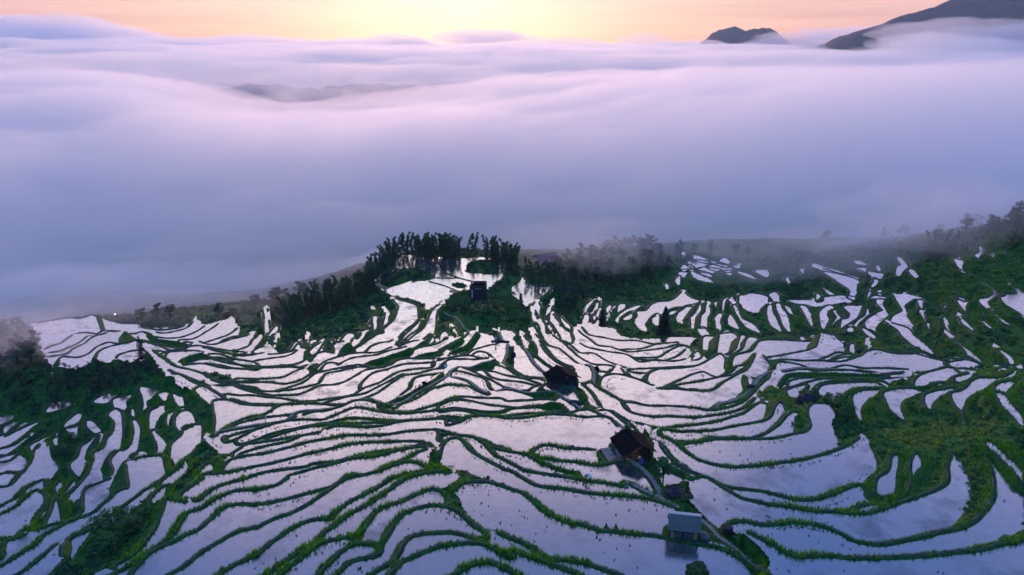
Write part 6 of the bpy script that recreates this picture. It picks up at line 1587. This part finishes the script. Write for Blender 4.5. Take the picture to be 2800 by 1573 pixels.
def hut(corner_px, gz, label, L, W, ze, zr, open_sides, seed, extras):
    """farm shed; local x runs along the ridge away from the camera"""
    (cx_, cy_), ang = corner_px
    root = empty('farm_shed', (cx_, cy_, gz), ang)
    gable_roof(root, L, W, ze, zr, M_ROOF, 11, seed, 0.45, 0.07)
    hx, hy = L / 2 - 0.25, W / 2 - 0.75
    MB().box((0, 0, -0.35), (L + 0.2, W - 0.9, 0.9)).build('plinth', M_PATHBED, root)
    for sx in (-1, 0, 1):
        for sy in (-1, 1):
            MB().box((sx * hx, sy * hy, ze / 2 + 0.1), (0.16, 0.16, ze - 0.05)).build('post', M_WOOD, root, 0.015)
        MB().box((sx * hx, 0, ze - 0.05), (0.12, 2 * hy + 0.2, 0.14)).build('tie_beam', M_WOOD, root)
        MB().box((sx * hx, 0, (ze + zr) / 2 - 0.1), (0.12, 0.12, zr - ze - 0.25)).build('king_post', M_WOOD, root)
    for sy in (-1, 1):
        MB().box((0, sy * hy, ze + 0.03), (L, 0.13, 0.13)).build('wall_plate', M_WOOD, root)
    MB().box((0, 0, zr - 0.16), (L, 0.13, 0.13)).build('ridge_beam', M_WOOD, root)
    for side in ('far', 'left', 'right', 'near'):
        if side in open_sides:
            continue
        if side in ('left', 'right'):
            s = 1 if side == 'left' else -1; n = int(L / 0.24)
            for i in range(n):
                x = -hx + 2 * hx * (i + 0.5) / n
                MB().box((x, s * hy, ze * 0.5 + RND.uniform(-.03, .03)), (2 * hx / n * 0.93, 0.04, ze * 0.98), jit=0.008).build('wall_board', M_WOOD, root)
        else:
            s = 1 if side == 'far' else -1; n = int(2 * hy / 0.24)
            for i in range(n):
                y = -hy + 2 * hy * (i + 0.5) / n; top = ze + (zr - ze) * (1 - abs(y) / (W / 2)) - 0.25
                MB().box((s * hx, y, top * 0.5), (0.04, 2 * hy / n * 0.93, top), jit=0.008).build('wall_board', M_WOOD, root)
    extras(root, hx, hy, ze)
    return tag(root, label, 'shed')
def hut1_extra(root, hx, hy, ze):
    # railings along the open near and left sides
    for (a, b) in (((-hx, hy), (-hx, -0.2)), ((-hx, hy), (hx * 0.2, hy))):
        n = 8
        MB().bar((a[0], a[1], 1.0), (b[0], b[1], 1.0), 0.045).build('rail', M_WOOD, root)
        MB().bar((a[0], a[1], 0.35), (b[0], b[1], 0.35), 0.04).build('rail', M_WOOD, root)
        for i in range(n + 1):
            f = i / n; x, y = a[0] + (b[0] - a[0]) * f, a[1] + (b[1] - a[1]) * f
            MB().box((x, y, 0.55), (0.07, 0.07, 0.95)).build('baluster', M_WOOD, root)
    for sx, sy, z in ((-1, 1, 0), (-1, -1, 0)):
        MB().bar((sx * hx, sy * hy * 0.55, ze - 0.1), (sx * hx, sy * hy, ze - 0.75), 0.05).build('brace', M_WOOD, root)
    # grey weathered mats tied along the left eave
    for i in range(5):
        MB().box((hx - 0.5 - i * 0.55, hy + 0.06, 0.75), (0.5, 0.06, 1.1), rx=0.12, jit=0.03).build('side_mat', M_PALE, root)
def hut2_extra(root, hx, hy, ze):
    MB().box((-hx - 0.03, -0.1, 1.0), (0.06, 1.1, 2.0)).build('doorway', M_DARK, root)
    MB().box((-hx - 0.07, 0.0, 2.75), (0.05, 0.16, 0.18)).build('name_plate', M_WHITE, root)
# sheds seen from their near gable; x axis towards the far end
A1 = math.atan2(4.75, -1.15); A2 = math.atan2(3.75, -1.75)
shed1 = hut((PADS['shed_open'][:2], A1), PADS['shed_open'][2] + 0.1, 'open timber shed with dark bark roof and railings beside the leafy tree', 4.8, 5.7, 2.0, 3.7, ('near', 'left', 'far'), 1, hut1_extra)
shed2 = hut((PADS['shed_closed'][:2], A2), PADS['shed_closed'][2] + 0.1, 'closed dark timber shed with sagging bark roof at the path bend', 4.3, 6.7, 1.95, 3.6, (), 2, hut2_extra)
def local(root, x, y, z):
    return root.matrix_basis @ Vector((x, y, z)) if False else Matrix.Translation(root.location) @ Matrix.Rotation(root.rotation_euler.z, 4, 'Z') @ Vector((x, y, z))
# things kept in and by the sheds
def bundle(loc, s, material, label, cat, seed):
    bm = bmesh.new(); bmesh.ops.create_icosphere(bm, subdivisions=3, radius=1.0)
    for v in bm.verts:
        d = v.co.normalized(); f = 1 + 0.22 * noise.noise(d * 2.1 + Vector((seed, 0, 0))) + 0.08 * noise.noise(d * 6 + Vector((0, seed, 0)))
        v.co = Vector((d.x * s[0] * f, d.y * s[1] * f, max(-0.35, d.z) * s[2] * f))
    me = bpy.data.meshes.new(cat); bm.to_mesh(me); bm.free(); me.materials.append(material)
    for p in me.polygons:
        p.use_smooth = True
    o = bpy.data.objects.new(label[1], me); COL.objects.link(o); o.location = loc
    return tag(o, label[0], cat)
bundle(local(shed1, -1.9, -0.6, 0.45), (0.5, 0.95, 0.5), M_TARP, ('dark blue covered pile at the front of the open shed', 'covered_pile'), 'pile', 3)
for k, (dx, dy) in enumerate(((-0.7, 0.2), (-0.55, -1.5))):
    bundle(local(shed2, -2.45 + dx * .3, dy, 0.25), (0.35, 0.75, 0.4), M_TARP, (['small blue sheet-covered heap left of the closed shed doorway', 'larger blue sheet-covered heap right of the closed shed doorway'][k], 'covered_heap'), 'heap', 5 + k)
tb = empty('long_table', local(shed1, 0.9, -0.6, 0.1), A1 + math.pi / 2)
MB().box((0, 0, 0.85), (2.6, 0.5, 0.06)).build('table_top', M_PALE, tb)
for sx in (-1, 1):
    for sy in (-1, 1):
        MB().box((sx * 1.2, sy * 0.2, 0.42), (0.07, 0.07, 0.84)).build('leg', M_WOOD, tb)
tag(tb, 'long pale-topped table inside the open shed', 'table')

# ---- thatched barn on the lower bank
gb = PADS['barn'][2] - 0.05
barn = empty('thatched_barn', (PADS['barn'][0], PADS['barn'][1], gb), math.atan2(-0.62, 3.7))
BL, BW, BE, BR = 3.75, 2.3, 1.35, 2.95
for s in (-1, 1):
    for k in range(7):
        f0, f1 = max(0, k / 7 - 0.05), (k + 1) / 7
        cur = lambda f: (s * BW / 2 * f ** 0.92, BR - (BR - BE) * f ** 1.12 + 0.012 * k)
        roof_course(barn, -BL / 2 - 0.1, BL / 2 + 0.1, cur(f0), cur(f1), 0.16 + 0.04 * (k == 6), M_THATCH, 500 + k * 2 + (s > 0), 0.03, 0.035, 26)
cap = MB()
for i in range(13):
    cap.box((-BL / 2 - 0.1 + (BL + 0.2) * (i + .5) / 13, 0.0, BR + 0.19), ((BL + .2) / 13 * 1.02, 0.46, 0.17), jit=0.022)
cap.build('ridge_cap', M_CAP, barn)
for s in (-1, 1):
    for sx in (-1, 0, 1):
        MB().box((sx * (BL / 2 - 0.15), s * 0.72, BE / 2), (0.12, 0.12, BE + 0.25)).build('post', M_WOOD, barn, 0.01)
for i in range(15):
    x = -BL / 2 + 0.62 + (BL - 1.24) * i / 14
    MB().box((x, -0.72, BE * 0.5), (0.07, 0.05, BE + 0.1), jit=0.012).build('slat', M_PALE, barn)
for sx in (-1, 1):
    for i in range(4):
        MB().box((sx * (BL / 2 - 0.28 - 0.12 * i), -0.76, BE * 0.46), (0.105, 0.05, BE * 0.95), jit=0.01).build('door_board', M_WARM, barn)
MB().box((0, -0.72, BE * 0.72), (BL - 1.0, 0.07, 0.06)).build('rail', M_WOOD, barn)
for s in (-1, 1):
    for i in range(7):
        MB().box((s * (BL / 2 - 0.08), -0.62 + 1.24 * i / 6, BE * 0.6), (0.04, 0.19, BE * 1.2 + (0.55 - abs(i - 3) * 0.13)), jit=0.008).build('wall_board', M_WOOD, barn)
MB().box((0, 0.5, BE * .55), (BL - 0.5, 0.05, BE)).build('back_wall', M_WOOD, barn)
tag(barn, 'small thatched barn with pale ridge and slatted front on the bank', 'barn')
bundle((barn.location.x + 2.5, barn.location.y - 0.35, gb + 0.05), (0.85, 0.7, 0.55), M_EARTH, ('low heap of reddish earth beside the thatched barn', 'earth_heap'), 'heap', 9)

# ---- tower on the knoll
gt = PADS['tower'][2] - 0.3
tower = empty('tower_house', (PADS['tower'][0], PADS['tower'][1] + 1.5, gt), math.radians(-4))
TWW, TD, TH = 5.4, 4.6, 6.9
for i in range(18):
    x = -TWW / 2 + TWW * (i + .5) / 18
    MB().box((x, -TD / 2, TH / 2 - 0.3 + RND.uniform(-.05, .05)), (TWW / 18 * 0.94, 0.09, TH - 0.7), jit=0.012).build('wall_board', M_WOOD, tower)
for s in (-1, 1):
    for i in range(14):
        MB().box((s * TWW / 2, -TD / 2 + TD * (i + .5) / 14, TH / 2 - .3), (0.09, TD / 14 * 0.94, TH - 0.7), jit=0.012).build('wall_board', M_WOOD, tower)
MB().box((0, TD / 2, TH / 2 - .3), (TWW, 0.1, TH - .7)).build('back_wall', M_WOOD, tower)
MB().box((0, 0, TH - 1.2), (TWW - .2, TD - .2, 0.12)).build('deck', M_DARK, tower)
for sx in (-1, 1):
    for sy in (-1, 1):
        MB().box((sx * TWW / 2, sy * TD / 2, TH / 2 + 0.1), (0.3, 0.3, TH + 0.4), jit=0.02).build('corner_post', M_WOOD, tower)
for a, b in (((-1, -1), (1, -1)), ((1, -1), (1, 1)), ((1, 1), (-1, 1)), ((-1, 1), (-1, -1))):
    for z in (TH - 0.55, TH + 0.05):
        MB().bar((a[0] * TWW / 2, a[1] * TD / 2, z), (b[0] * TWW / 2, b[1] * TD / 2, z), 0.07).build('parapet_rail', M_WOOD, tower)
# broken flat roof over the far half
MB().box((0.45, 0.9, TH + 0.35), (TWW - 1.0, 2.2, 0.16), rx=0.06, jit=0.05).build('roof', M_ROOF, tower)
for sx in (-1, 1):
    MB().box((0.45 + sx * 1.9, 1.7, TH), (0.14, 0.14, 0.8)).build('roof_post', M_WOOD, tower)
MB().box((0.25, -TD / 2 - 0.07, TH - 1.05), (2.6, 0.06, 0.32)).build('lintel', M_PALE, tower)
# white lettering down the left of the front: bars that make up four signs
sign = empty('lettering', (0, 0, 0)); sign.parent = tower
def glyph(z, bars):
    m = MB()
    for (x, zz, w, h) in bars:
        m.box((-TWW / 2 + 0.75 + x, -TD / 2 - 0.085, z + zz), (w, 0.03, h))
    m.build('sign_character', M_WHITE, sign)
glyph(TH - 1.75, [(0, .26, .5, .08), (0, 0, .5, .07), (0, -.26, .5, .08), (-.22, 0, .08, .5), (.22, 0, .08, .5)])
glyph(TH - 2.55, [(0, .22, .56, .09), (0, -.03, .09, .5), (-.18, -.08, .10, .2), (.18, -.08, .10, .2)])
glyph(TH - 3.35, [(0, .28, .56, .07), (0, .06, .5, .06), (0, -.1, .5, .06), (0, -.27, .5, .07), (-.22, -.1, .07, .36), (.22, -.1, .07, .36)])
glyph(TH - 4.15, [(0, .28, .10, .14), (0, .18, .5, .07), (0, -.03, .5, .06), (0, -.26, .5, .08), (-.22, -.03, .08, .46), (.22, -.03, .08, .46)])
porch = MB(); porch.box((1.9, -TD / 2 - 0.9, 1.0), (1.9, 1.6, 0.08)); porch.build('porch_deck', M_PALE, tower)
for sx in (1.0, 2.8):
    for sy in (-0.2, -1.6):
        MB().box((sx, -TD / 2 + sy, 0.9), (0.09, 0.09, 2.0)).build('porch_post', M_PALE, tower)
for sy in (-0.2, -1.6):
    MB().bar((1.0, -TD / 2 + sy, 1.85), (2.8, -TD / 2 + sy, 1.85), 0.05).build('porch_rail', M_PALE, tower)
tag(tower, 'dark square wooden tower with white lettering on the green knoll', 'tower')

# ---- blue-roofed farmhouse lost in the fog beyond the grove
c = at_px(1492, 735)
fh = empty('farmhouse', (c[0], c[1] + 6, c[2] - 0.2), math.radians(28))
MB().box((0, 0, 2.0), (10, 6, 4.2)).build('wall', M_PALE, fh)
for s in (-1, 1):
    MB().box((0, s * 1.9, 5.0), (11, 4.3, 0.15), rx=-s * 0.48).build('roof_slope', M_BLUE, fh)
MB().box((5.02, 0, 4.6), (0.08, 3.4, 1.3)).build('gable', M_WHITE, fh)
for i in range(3):
    w = MB().box((-3 + 3 * i, -3.03, 2.2), (1.1, 0.08, 1.2)).build('window', M_DARK, fh)
    MB().box((-3 + 3 * i, -3.1, 1.55), (1.3, 0.16, 0.08)).build('sill', M_PALE, w)
tag(fh, 'blue-roofed farmhouse half hidden in fog behind the bamboo', 'house')

# ---- stone paths: a bed with slabs laid on it
SLABS = []
for k in range(5):
    o = MB().box((0, 0, 0), (1, 1, 1), jit=0.06).build('slab', M_STONE, None, 0.04); SLABS.append(o.data); bpy.data.objects.remove(o)
rp = random.Random(5)
for l in lines:
    if l['kind'] != 'path':
        continue
    p, n_, z, w = l['p'], l['n'], l['z'], l['w']
    zz = np.maximum(z + 0.14, ground_bi(p[:, 0], p[:, 1]) + 0.02)
    kk = 25
    zz = np.convolve(np.pad(zz, kk // 2, mode='edge'), np.ones(kk) / kk, 'valid')
    prof = np.array([(-0.5, -0.5), (-0.5, 0.02), (0.5, 0.02), (0.5, -0.5)])
    bed = sweep('stone_path', p[::3], n_[::3], zz[::3], np.full(len(p[::3]), w * 0.5), material=M_PATHBED, prof=prof)
    s, k = 0.0, 0
    seg = np.concatenate([[0], np.cumsum(np.linalg.norm(np.diff(p[:, :2], axis=0), axis=1))])
    step = 0.55 if w > 1.0 else 0.62
    far = np.median(p[:, 1]) > 150
    if far:
        step = 0.9
    while s < seg[-1] and k < 290:
        i = int(np.searchsorted(seg, s)); i = min(i, len(p) - 2)
        t = p[min(i + 1, len(p) - 1)] - p[i]; a = math.atan2(t[1], t[0])
        o = bpy.data.objects.new('slab', SLABS[rp.randrange(5)]); COL.objects.link(o); o.parent = bed
        o.location = (p[i, 0], p[i, 1], zz[i] + 0.035 + rp.uniform(-.012, .012)); o.rotation_euler = (rp.uniform(-.03, .03), rp.uniform(-.03, .03), a + rp.uniform(-.06, .06))
        o.scale = (step * rp.uniform(0.70, 0.90), w * rp.uniform(0.72, 0.98), 0.09)
        s += step; k += 1
# stone platform left of the open shed
pc = at_px(1663, 1248)
plat = empty('stone_platform', (pc[0] + 0.2, pc[1], float(ground_bi(pc[0], pc[1])) + 0.15), A1)
MB().box((0, 0, -0.25), (3.9, 1.9, 0.5)).build('footing', M_PATHBED, plat)
for i in range(5):
    for j in range(2):
        MB().box((-1.55 + 0.77 * i + RND.uniform(-.04, .04), -0.46 + 0.92 * j, 0.04), (0.73, 0.87, 0.10), jit=0.02).build('slab', M_STONE if (i + j) % 3 else M_PALE, plat, 0.015)
tag(plat, 'paved stone platform of large slabs left of the open shed', 'platform')

# ---- rocks
def rock(u, v, s, material, label, seed, up=0.0):
    q = at_px(u, v); bm = bmesh.new(); bmesh.ops.create_icosphere(bm, subdivisions=4, radius=1.0)
    for w in bm.verts:
        d = w.co.normalized(); o_ = Vector((seed * 7.1, seed * 2.3, seed))
        f = 1 + 0.30 * noise.noise(d * 1.3 + o_) + 0.16 * noise.noise(d * 3.1 + o_) + 0.06 * noise.noise(d * 8 + o_)
        d = Vector([math.copysign(abs(t) ** 0.8, t) for t in d])
        w.co = Vector((d.x * s[0] * f, d.y * s[1] * f, d.z * s[2] * f))
    me = bpy.data.meshes.new('boulder'); bm.to_mesh(me); bm.free(); me.materials.append(material)
    o = bpy.data.objects.new('boulder', me); COL.objects.link(o); o.location = (q[0], q[1], q[2] + s[2] * 0.35 + up)
    return tag(o, label, 'boulder')
rock(1907, 1568, (1.25, 1.05, 0.95), M_MOSS, 'mossy green boulder standing in the paddy at the bottom edge', 1, 0.35)
rock(1845, 1356, (1.55, 1.0, 0.85), M_ROCK, 'largest dark boulder where the two stone paths meet', 2)
rock(1848, 1330, (1.3, 0.8, 0.7), M_ROCK, 'dark boulder just behind the largest one at the path junction', 3)
rock(1880, 1368, (0.95, 0.8, 0.7), M_MOSS, 'mossy boulder at the right end of the path junction rocks', 4)
rock(1990, 1464, (0.75, 0.6, 0.55), M_ROCK, 'dark boulder at the end of the bund right of the barn', 5)
rock(1688, 1308, (0.65, 0.45, 0.35), M_MOSS, 'small mossy rock in the paddy below the open shed', 6)
rock(2205, 1106, (1.9, 1.2, 1.7), M_ROCK, 'black rock face in the green bank on the right', 7)
rock(2054, 1060, (1.0, 0.6, 0.6), M_ROCK, 'dark rock at the end of the big paddy by the wide path', 8)
rock(1403, 980, (0.7, 0.6, 1.3), M_ROCK, 'tall dark rock beside the stairs below the knoll', 9)
rock(1575, 1102, (1.5, 0.5, 0.55), M_ROCK, 'long dark rock at the lip of the round paddy below the closed shed', 10)
rock(1565, 1228, (0.35, 0.3, 0.3), M_ROCK, 'small dark stone on the bund of the big middle paddy', 11)
rock(2360, 965, (1.6, 0.8, 0.7), M_ROCK, 'dark rock at the foot of the far right hillside', 12)

# ---- small shelters and posts
sc_ = at_px(1627, 1032)
sh = empty('small_shelter', sc_, 0.5)
for s in (-1, 1):
    MB().box((0, s * 0.42, 1.35), (1.4, 1.15, 0.07), rx=-s * 0.72).build('roof_slope', M_ROOF, sh)
for sx in (-.55, .55):
    for sy in (-.45, .45):
        MB().box((sx, sy, 0.5), (0.1, 0.1, 1.1)).build('post', M_WOOD, sh)
MB().box((0, 0, 0.35), (1.0, 0.8, 0.7)).build('chest', M_WOOD, sh)
tag(sh, 'tiny dark peaked shelter at the bend of the wide path', 'shelter')
def spout(u, v, L, rz, label):
    q = at_px(u, v); o = empty('water_shed', (q[0], q[1], q[2]), rz)
    MB().box((0, 0, 0.75), (L, 1.1, 0.1), rx=0.15).build('roof', M_ROOF, o)
    for sx in (-1, 1):
        MB().box((sx * L * .42, 0, 0.3), (0.12, 0.9, 0.9)).build('wall', M_WOOD, o)
    return tag(o, label, 'shelter')
spout(1368, 952, 5.0, -0.08, 'long low dark shelter beside the path below the knoll')
def post_sign(u, v, h, board, label, cat='sign'):
    q = at_px(u, v); o = empty('sign_post', q)
    MB().bar((0, 0, -0.3), (0, 0, h), 0.06).build('post', M_WOOD, o)
    b = MB().box((board[0] / 2 + 0.05, -0.05, h - board[1] / 2), (board[0], 0.06, board[1])).build('board', M_PALE if board[0] > 0.5 else M_WHITE, o)
    MB().box((board[0] / 2 + 0.05, -0.09, h - board[1] / 2), (board[0] * 0.8, 0.02, board[1] * 0.75)).build('panel', M_WHITE, b)
    return tag(o, label, cat)
post_sign(1214, 1033, 3.2, (0.65, 0.75), 'pale sign board on a dark pole beside the stone path')
post_sign(727, 1163, 1.6, (0.3, 0.25), 'small white marker post on the stone path at left')
post_sign(2615, 1006, 1.5, (0.45, 0.25), 'small white marker on a post in the far right paddy')
post_sign(2662, 1030, 1.3, (0.25, 0.3), 'short pale post on the bank above the right paddies')
# drying rack of poles over the path
q = at_px(1152, 1080); rack = empty('pole_rack', q, 0.6)
for i in range(4):
    MB().bar((-1.4 + 0.95 * i, -0.5, -0.2), (-1.2 + 0.95 * i, 0.1, 2.3), 0.05).build('pole', M_WOOD, rack)
    MB().bar((-1.4 + 0.95 * i, 0.7, -0.2), (-1.2 + 0.95 * i, 0.1, 2.3), 0.05).build('pole', M_WOOD, rack)
for z in (1.0, 2.1):
    MB().bar((-1.6, 0.1, z), (1.9, 0.1, z), 0.05).build('cross_pole', M_WOOD, rack)
MB().box((0.9, 0.1, 2.25), (1.0, 1.0, 0.07), rx=0.3).build('cover', M_ROOF, rack)
tag(rack, 'dark rack of leaning poles over the path at centre left', 'rack')
# two dark pointed stooks on the bank left of the barn
for k, (u, v, lb) in enumerate(((1657, 1452, 'left of two dark pointed straw stooks on the grassy bank'), (1683, 1456, 'right of two dark pointed straw stooks on the grassy bank'))):
    q = at_px(u, v); bm = bmesh.new()
    r_ = random.Random(40 + k); ring = 12; lv = [(0.42, 0), (0.40, 0.25), (0.30, 0.6), (0.18, 0.9), (0.13, 1.1), (0.02, 1.45)]
    rows_ = [[bm.verts.new(((rr_ * (1 + r_.uniform(-.16, .16))) * math.cos(2 * math.pi * i / ring), (rr_ * (1 + r_.uniform(-.16, .16))) * math.sin(2 * math.pi * i / ring), zz_)) for i in range(ring)] for rr_, zz_ in lv]
    for a, b in zip(rows_[:-1], rows_[1:]):
        for i in range(ring):
            bm.faces.new((a[i], a[(i + 1) % ring], b[(i + 1) % ring], b[i]))
    bm.faces.new(rows_[-1])
    me = bpy.data.meshes.new('straw_stook'); bm.to_mesh(me); bm.free(); me.materials.append(M_WOOD)
    o = bpy.data.objects.new('straw_stook', me); COL.objects.link(o); o.location = q
    tag(o, lb, 'stook')
# lamp burning in the fog at the far left
q = at_px(320, 885)
lp = empty('lamp_post', (q[0], q[1], q[2]))
MB().bar((0, 0, -0.5), (0, 0, 3.2), 0.06).build('post', M_WOOD, lp)
M_LAMP = bpy.data.materials.new('lamp'); M_LAMP.use_nodes = True
bb = M_LAMP.node_tree.nodes['Principled BSDF']; bb.inputs['Base Color'].default_value = (1, 0.7, 0.45, 1)
bb.inputs['Emission Color'].default_value = (1.0, 0.45, 0.2, 1); bb.inputs['Emission Strength'].default_value = 6.0
bm = bmesh.new(); bmesh.ops.create_uvsphere(bm, u_segments=12, v_segments=8, radius=0.22)
me = bpy.data.meshes.new('lamp_globe'); bm.to_mesh(me); bm.free(); me.materials.append(M_LAMP)
o = bpy.data.objects.new('lamp_globe', me); COL.objects.link(o); o.parent = lp; o.location = (0, 0, 3.4)
MB().box((0, 0, 3.78), (0.5, 0.5, 0.08)).build('lamp_cap', M_WOOD, lp)
tag(lp, 'small glowing orange lamp on a post in the fog at left', 'lamp')

# ---- two farmers in the fields
M_SKIN = mat('skin', (0.36, 0.20, 0.13), 0.6)
M_SHIRT = noisy('shirt', (0.10, 0.25, 0.55), (0.16, 0.36, 0.70), 12.0, 0.8)
M_TROUS = mat('trousers', (0.02, 0.03, 0.06), 0.85)
M_HAT = noisy('hat', (0.65, 0.62, 0.56), (0.85, 0.82, 0.76), 20.0, 0.8)
def person(loc, rz, joints, label):
    """joints: name -> position; one continuous skinned body, dressed"""
    J = {k: Vector(v) for k, v in joints.items()}
    names = list(J); E = [('pelvis', 'waist'), ('waist', 'chest'), ('chest', 'neck'), ('neck', 'head'), ('head', 'crown_')]
    R = dict(pelvis=.15, waist=.135, chest=.155, neck=.055, head=.098, crown_=.075)
    for s in 'lr':
        E += [('chest', 'sho' + s), ('sho' + s, 'elb' + s), ('elb' + s, 'wri' + s), ('wri' + s, 'pal' + s), ('pelvis', 'hip' + s), ('hip' + s, 'kne' + s), ('kne' + s, 'ank' + s), ('ank' + s, 'toe' + s)]
        R.update({'sho' + s: .07, 'elb' + s: .046, 'wri' + s: .032, 'pal' + s: .035, 'hip' + s: .095, 'kne' + s: .062, 'ank' + s: .044, 'toe' + s: .035})
        d = (J['wri' + s] - J['elb' + s]).normalized(); side = d.orthogonal().normalized()
        J['pal' + s] = J['wri' + s] + d * 0.07; names.append('pal' + s)
        for f in range(5):
            o_ = side * (f - 2) * 0.02; base_ = J['pal' + s] + o_ + d * (0.02 if f else -0.02); ln = (0.05, .075, .085, .078, .06)[f]
            bend = d.cross(side) * 0.02
            for q_, nm in ((base_, 'a'), (base_ + d * ln * .55 + (o_ * .8 if f == 0 else Vector()), 'b'), (base_ + d * ln + bend, 'c')):
                J['f%s%d%s' % (s, f, nm)] = q_; names.append('f%s%d%s' % (s, f, nm)); R['f%s%d%s' % (s, f, nm)] = .009
            E += [('pal' + s, 'f%s%da' % (s, f)), ('f%s%da' % (s, f), 'f%s%db' % (s, f)), ('f%s%db' % (s, f), 'f%s%dc' % (s, f))]
    ix = {n: i for i, n in enumerate(names)}
    me = bpy.data.meshes.new('body'); me.from_pydata([J[n] for n in names], [(ix[a], ix[b]) for a, b in E], [])
    tmp = bpy.data.objects.new('body', me); COL.objects.link(tmp)
    sk = tmp.modifiers.new('skin', 'SKIN'); sk.use_smooth_shade = True
    for n in names:
        d = me.skin_vertices[0].data[ix[n]]; d.radius = (R[n], R[n]); d.use_root = (n == 'pelvis')
    sb = tmp.modifiers.new('sub', 'SUBSURF'); sb.levels = sb.render_levels = 2
    dg = bpy.context.evaluated_depsgraph_get(); dg.update()
    bme = bpy.data.meshes.new_from_object(tmp.evaluated_get(dg)); bpy.data.objects.remove(tmp)
    for m in (M_SKIN, M_SHIRT, M_TROUS):
        bme.materials.append(m)
    for p in bme.polygons:                       # clothes by the nearest limb
        c = p.center; n = min(R, key=lambda k: (J[k] - c).length - R[k])
        p.material_index = 2 if n[:3] in ('pel', 'hip', 'kne', 'ank', 'toe') else (1 if n[:3] in ('wai', 'che', 'sho', 'elb') else 0)
        p.use_smooth = True
    root = empty('person', loc, rz)
    bme.name = 'body'; b = bpy.data.objects.new('body', bme); COL.objects.link(b); b.parent = root
    # broad conical hat, face under it
    hd = J['head']; up = (J['crown_'] - J['head']).normalized(); hb = bmesh.new()
    bmesh.ops.create_cone(hb, segments=20, radius1=0.27, radius2=0.02, depth=0.16, cap_ends=False)
    hm = bpy.data.meshes.new('hat'); hb.to_mesh(hm); hb.free(); hm.materials.append(M_HAT)
    ho = bpy.data.objects.new('hat', hm); COL.objects.link(ho); ho.parent = root; ho.location = J['crown_'] + up * 0.06; ho.rotation_euler = up.to_track_quat('Z', 'Y').to_euler()
    fw = Vector((0, -1, 0)); fw = (fw - up * fw.dot(up)).normalized(); sd = up.cross(fw)
    face = MB()
    face.box(hd + fw * 0.105 - up * 0.005, (0.025, 0.03, 0.04))
    for s in (-1, 1):
        face.box(hd + sd * s * 0.1, (0.02, 0.03, 0.05))
    face.build('face', M_SKIN, root)
    eyes = MB()
    for s in (-1, 1):
        eyes.box(hd + fw * 0.094 + sd * s * 0.035 + up * 0.02, (0.02, 0.012, 0.012))
    eyes.box(hd + fw * 0.095 - up * 0.05, (0.045, 0.012, 0.01))
    eyes.build('eyes_and_mouth', M_TROUS, root)
    return tag(root, label, 'person')
BEND = dict(pelvis=(0, .18, .80), waist=(0, .02, .93), chest=(0, -.24, 1.0), neck=(0, -.42, .98), head=(0, -.53, .94), crown_=(0, -.60, 1.0),
            shol=(-.19, -.28, .97), elbl=(-.22, -.36, .70), wril=(-.16, -.46, .48), shor=(.19, -.28, .97), elbr=(.22, -.38, .70), wrir=(.12, -.5, .46),
            hipl=(-.10, .17, .78), knel=(-.13, .02, .44), ankl=(-.12, .12, .06), toel=(-.13, -.06, .02), hipr=(.10, .17, .78), kner=(.13, .0, .44), ankr=(.13, .14, .06), toer=(.14, -.04, .02))
STAND = dict(pelvis=(0, 0, .92), waist=(0, .01, 1.08), chest=(0, 0, 1.30), neck=(0, .0, 1.48), head=(0, -.02, 1.58), crown_=(0, -.02, 1.67),
             shol=(-.2, 0, 1.38), elbl=(-.27, .02, 1.10), wril=(-.25, -.12, .88), shor=(.2, 0, 1.38), elbr=(.27, .0, 1.10), wrir=(.2, -.2, .95),
             hipl=(-.1, 0, .88), knel=(-.11, -.03, .48), ankl=(-.12, .03, .07), toel=(-.13, -.13, .02), hipr=(.1, 0, .88), kner=(.12, .02, .48), ankr=(.13, .06, .07), toer=(.14, -.1, .02))
def on_bund(u, v):
    q = at_px(u, v); co, b, dd = kd.find((q[0], q[1], 0.0)); return (SP[b, 0], SP[b, 1], SCR[b])
q = on_bund(1604, 1320); person((q[0], q[1], q[2] + 0.05), 0.9, BEND, 'farmer in blue with a pale hat bending over the bund below the open shed')
q = on_bund(1363, 958); person((q[0], q[1], q[2] + 0.05), 0.3, STAND, 'farmer in blue with a pale hat standing by the low shelter under the knoll')
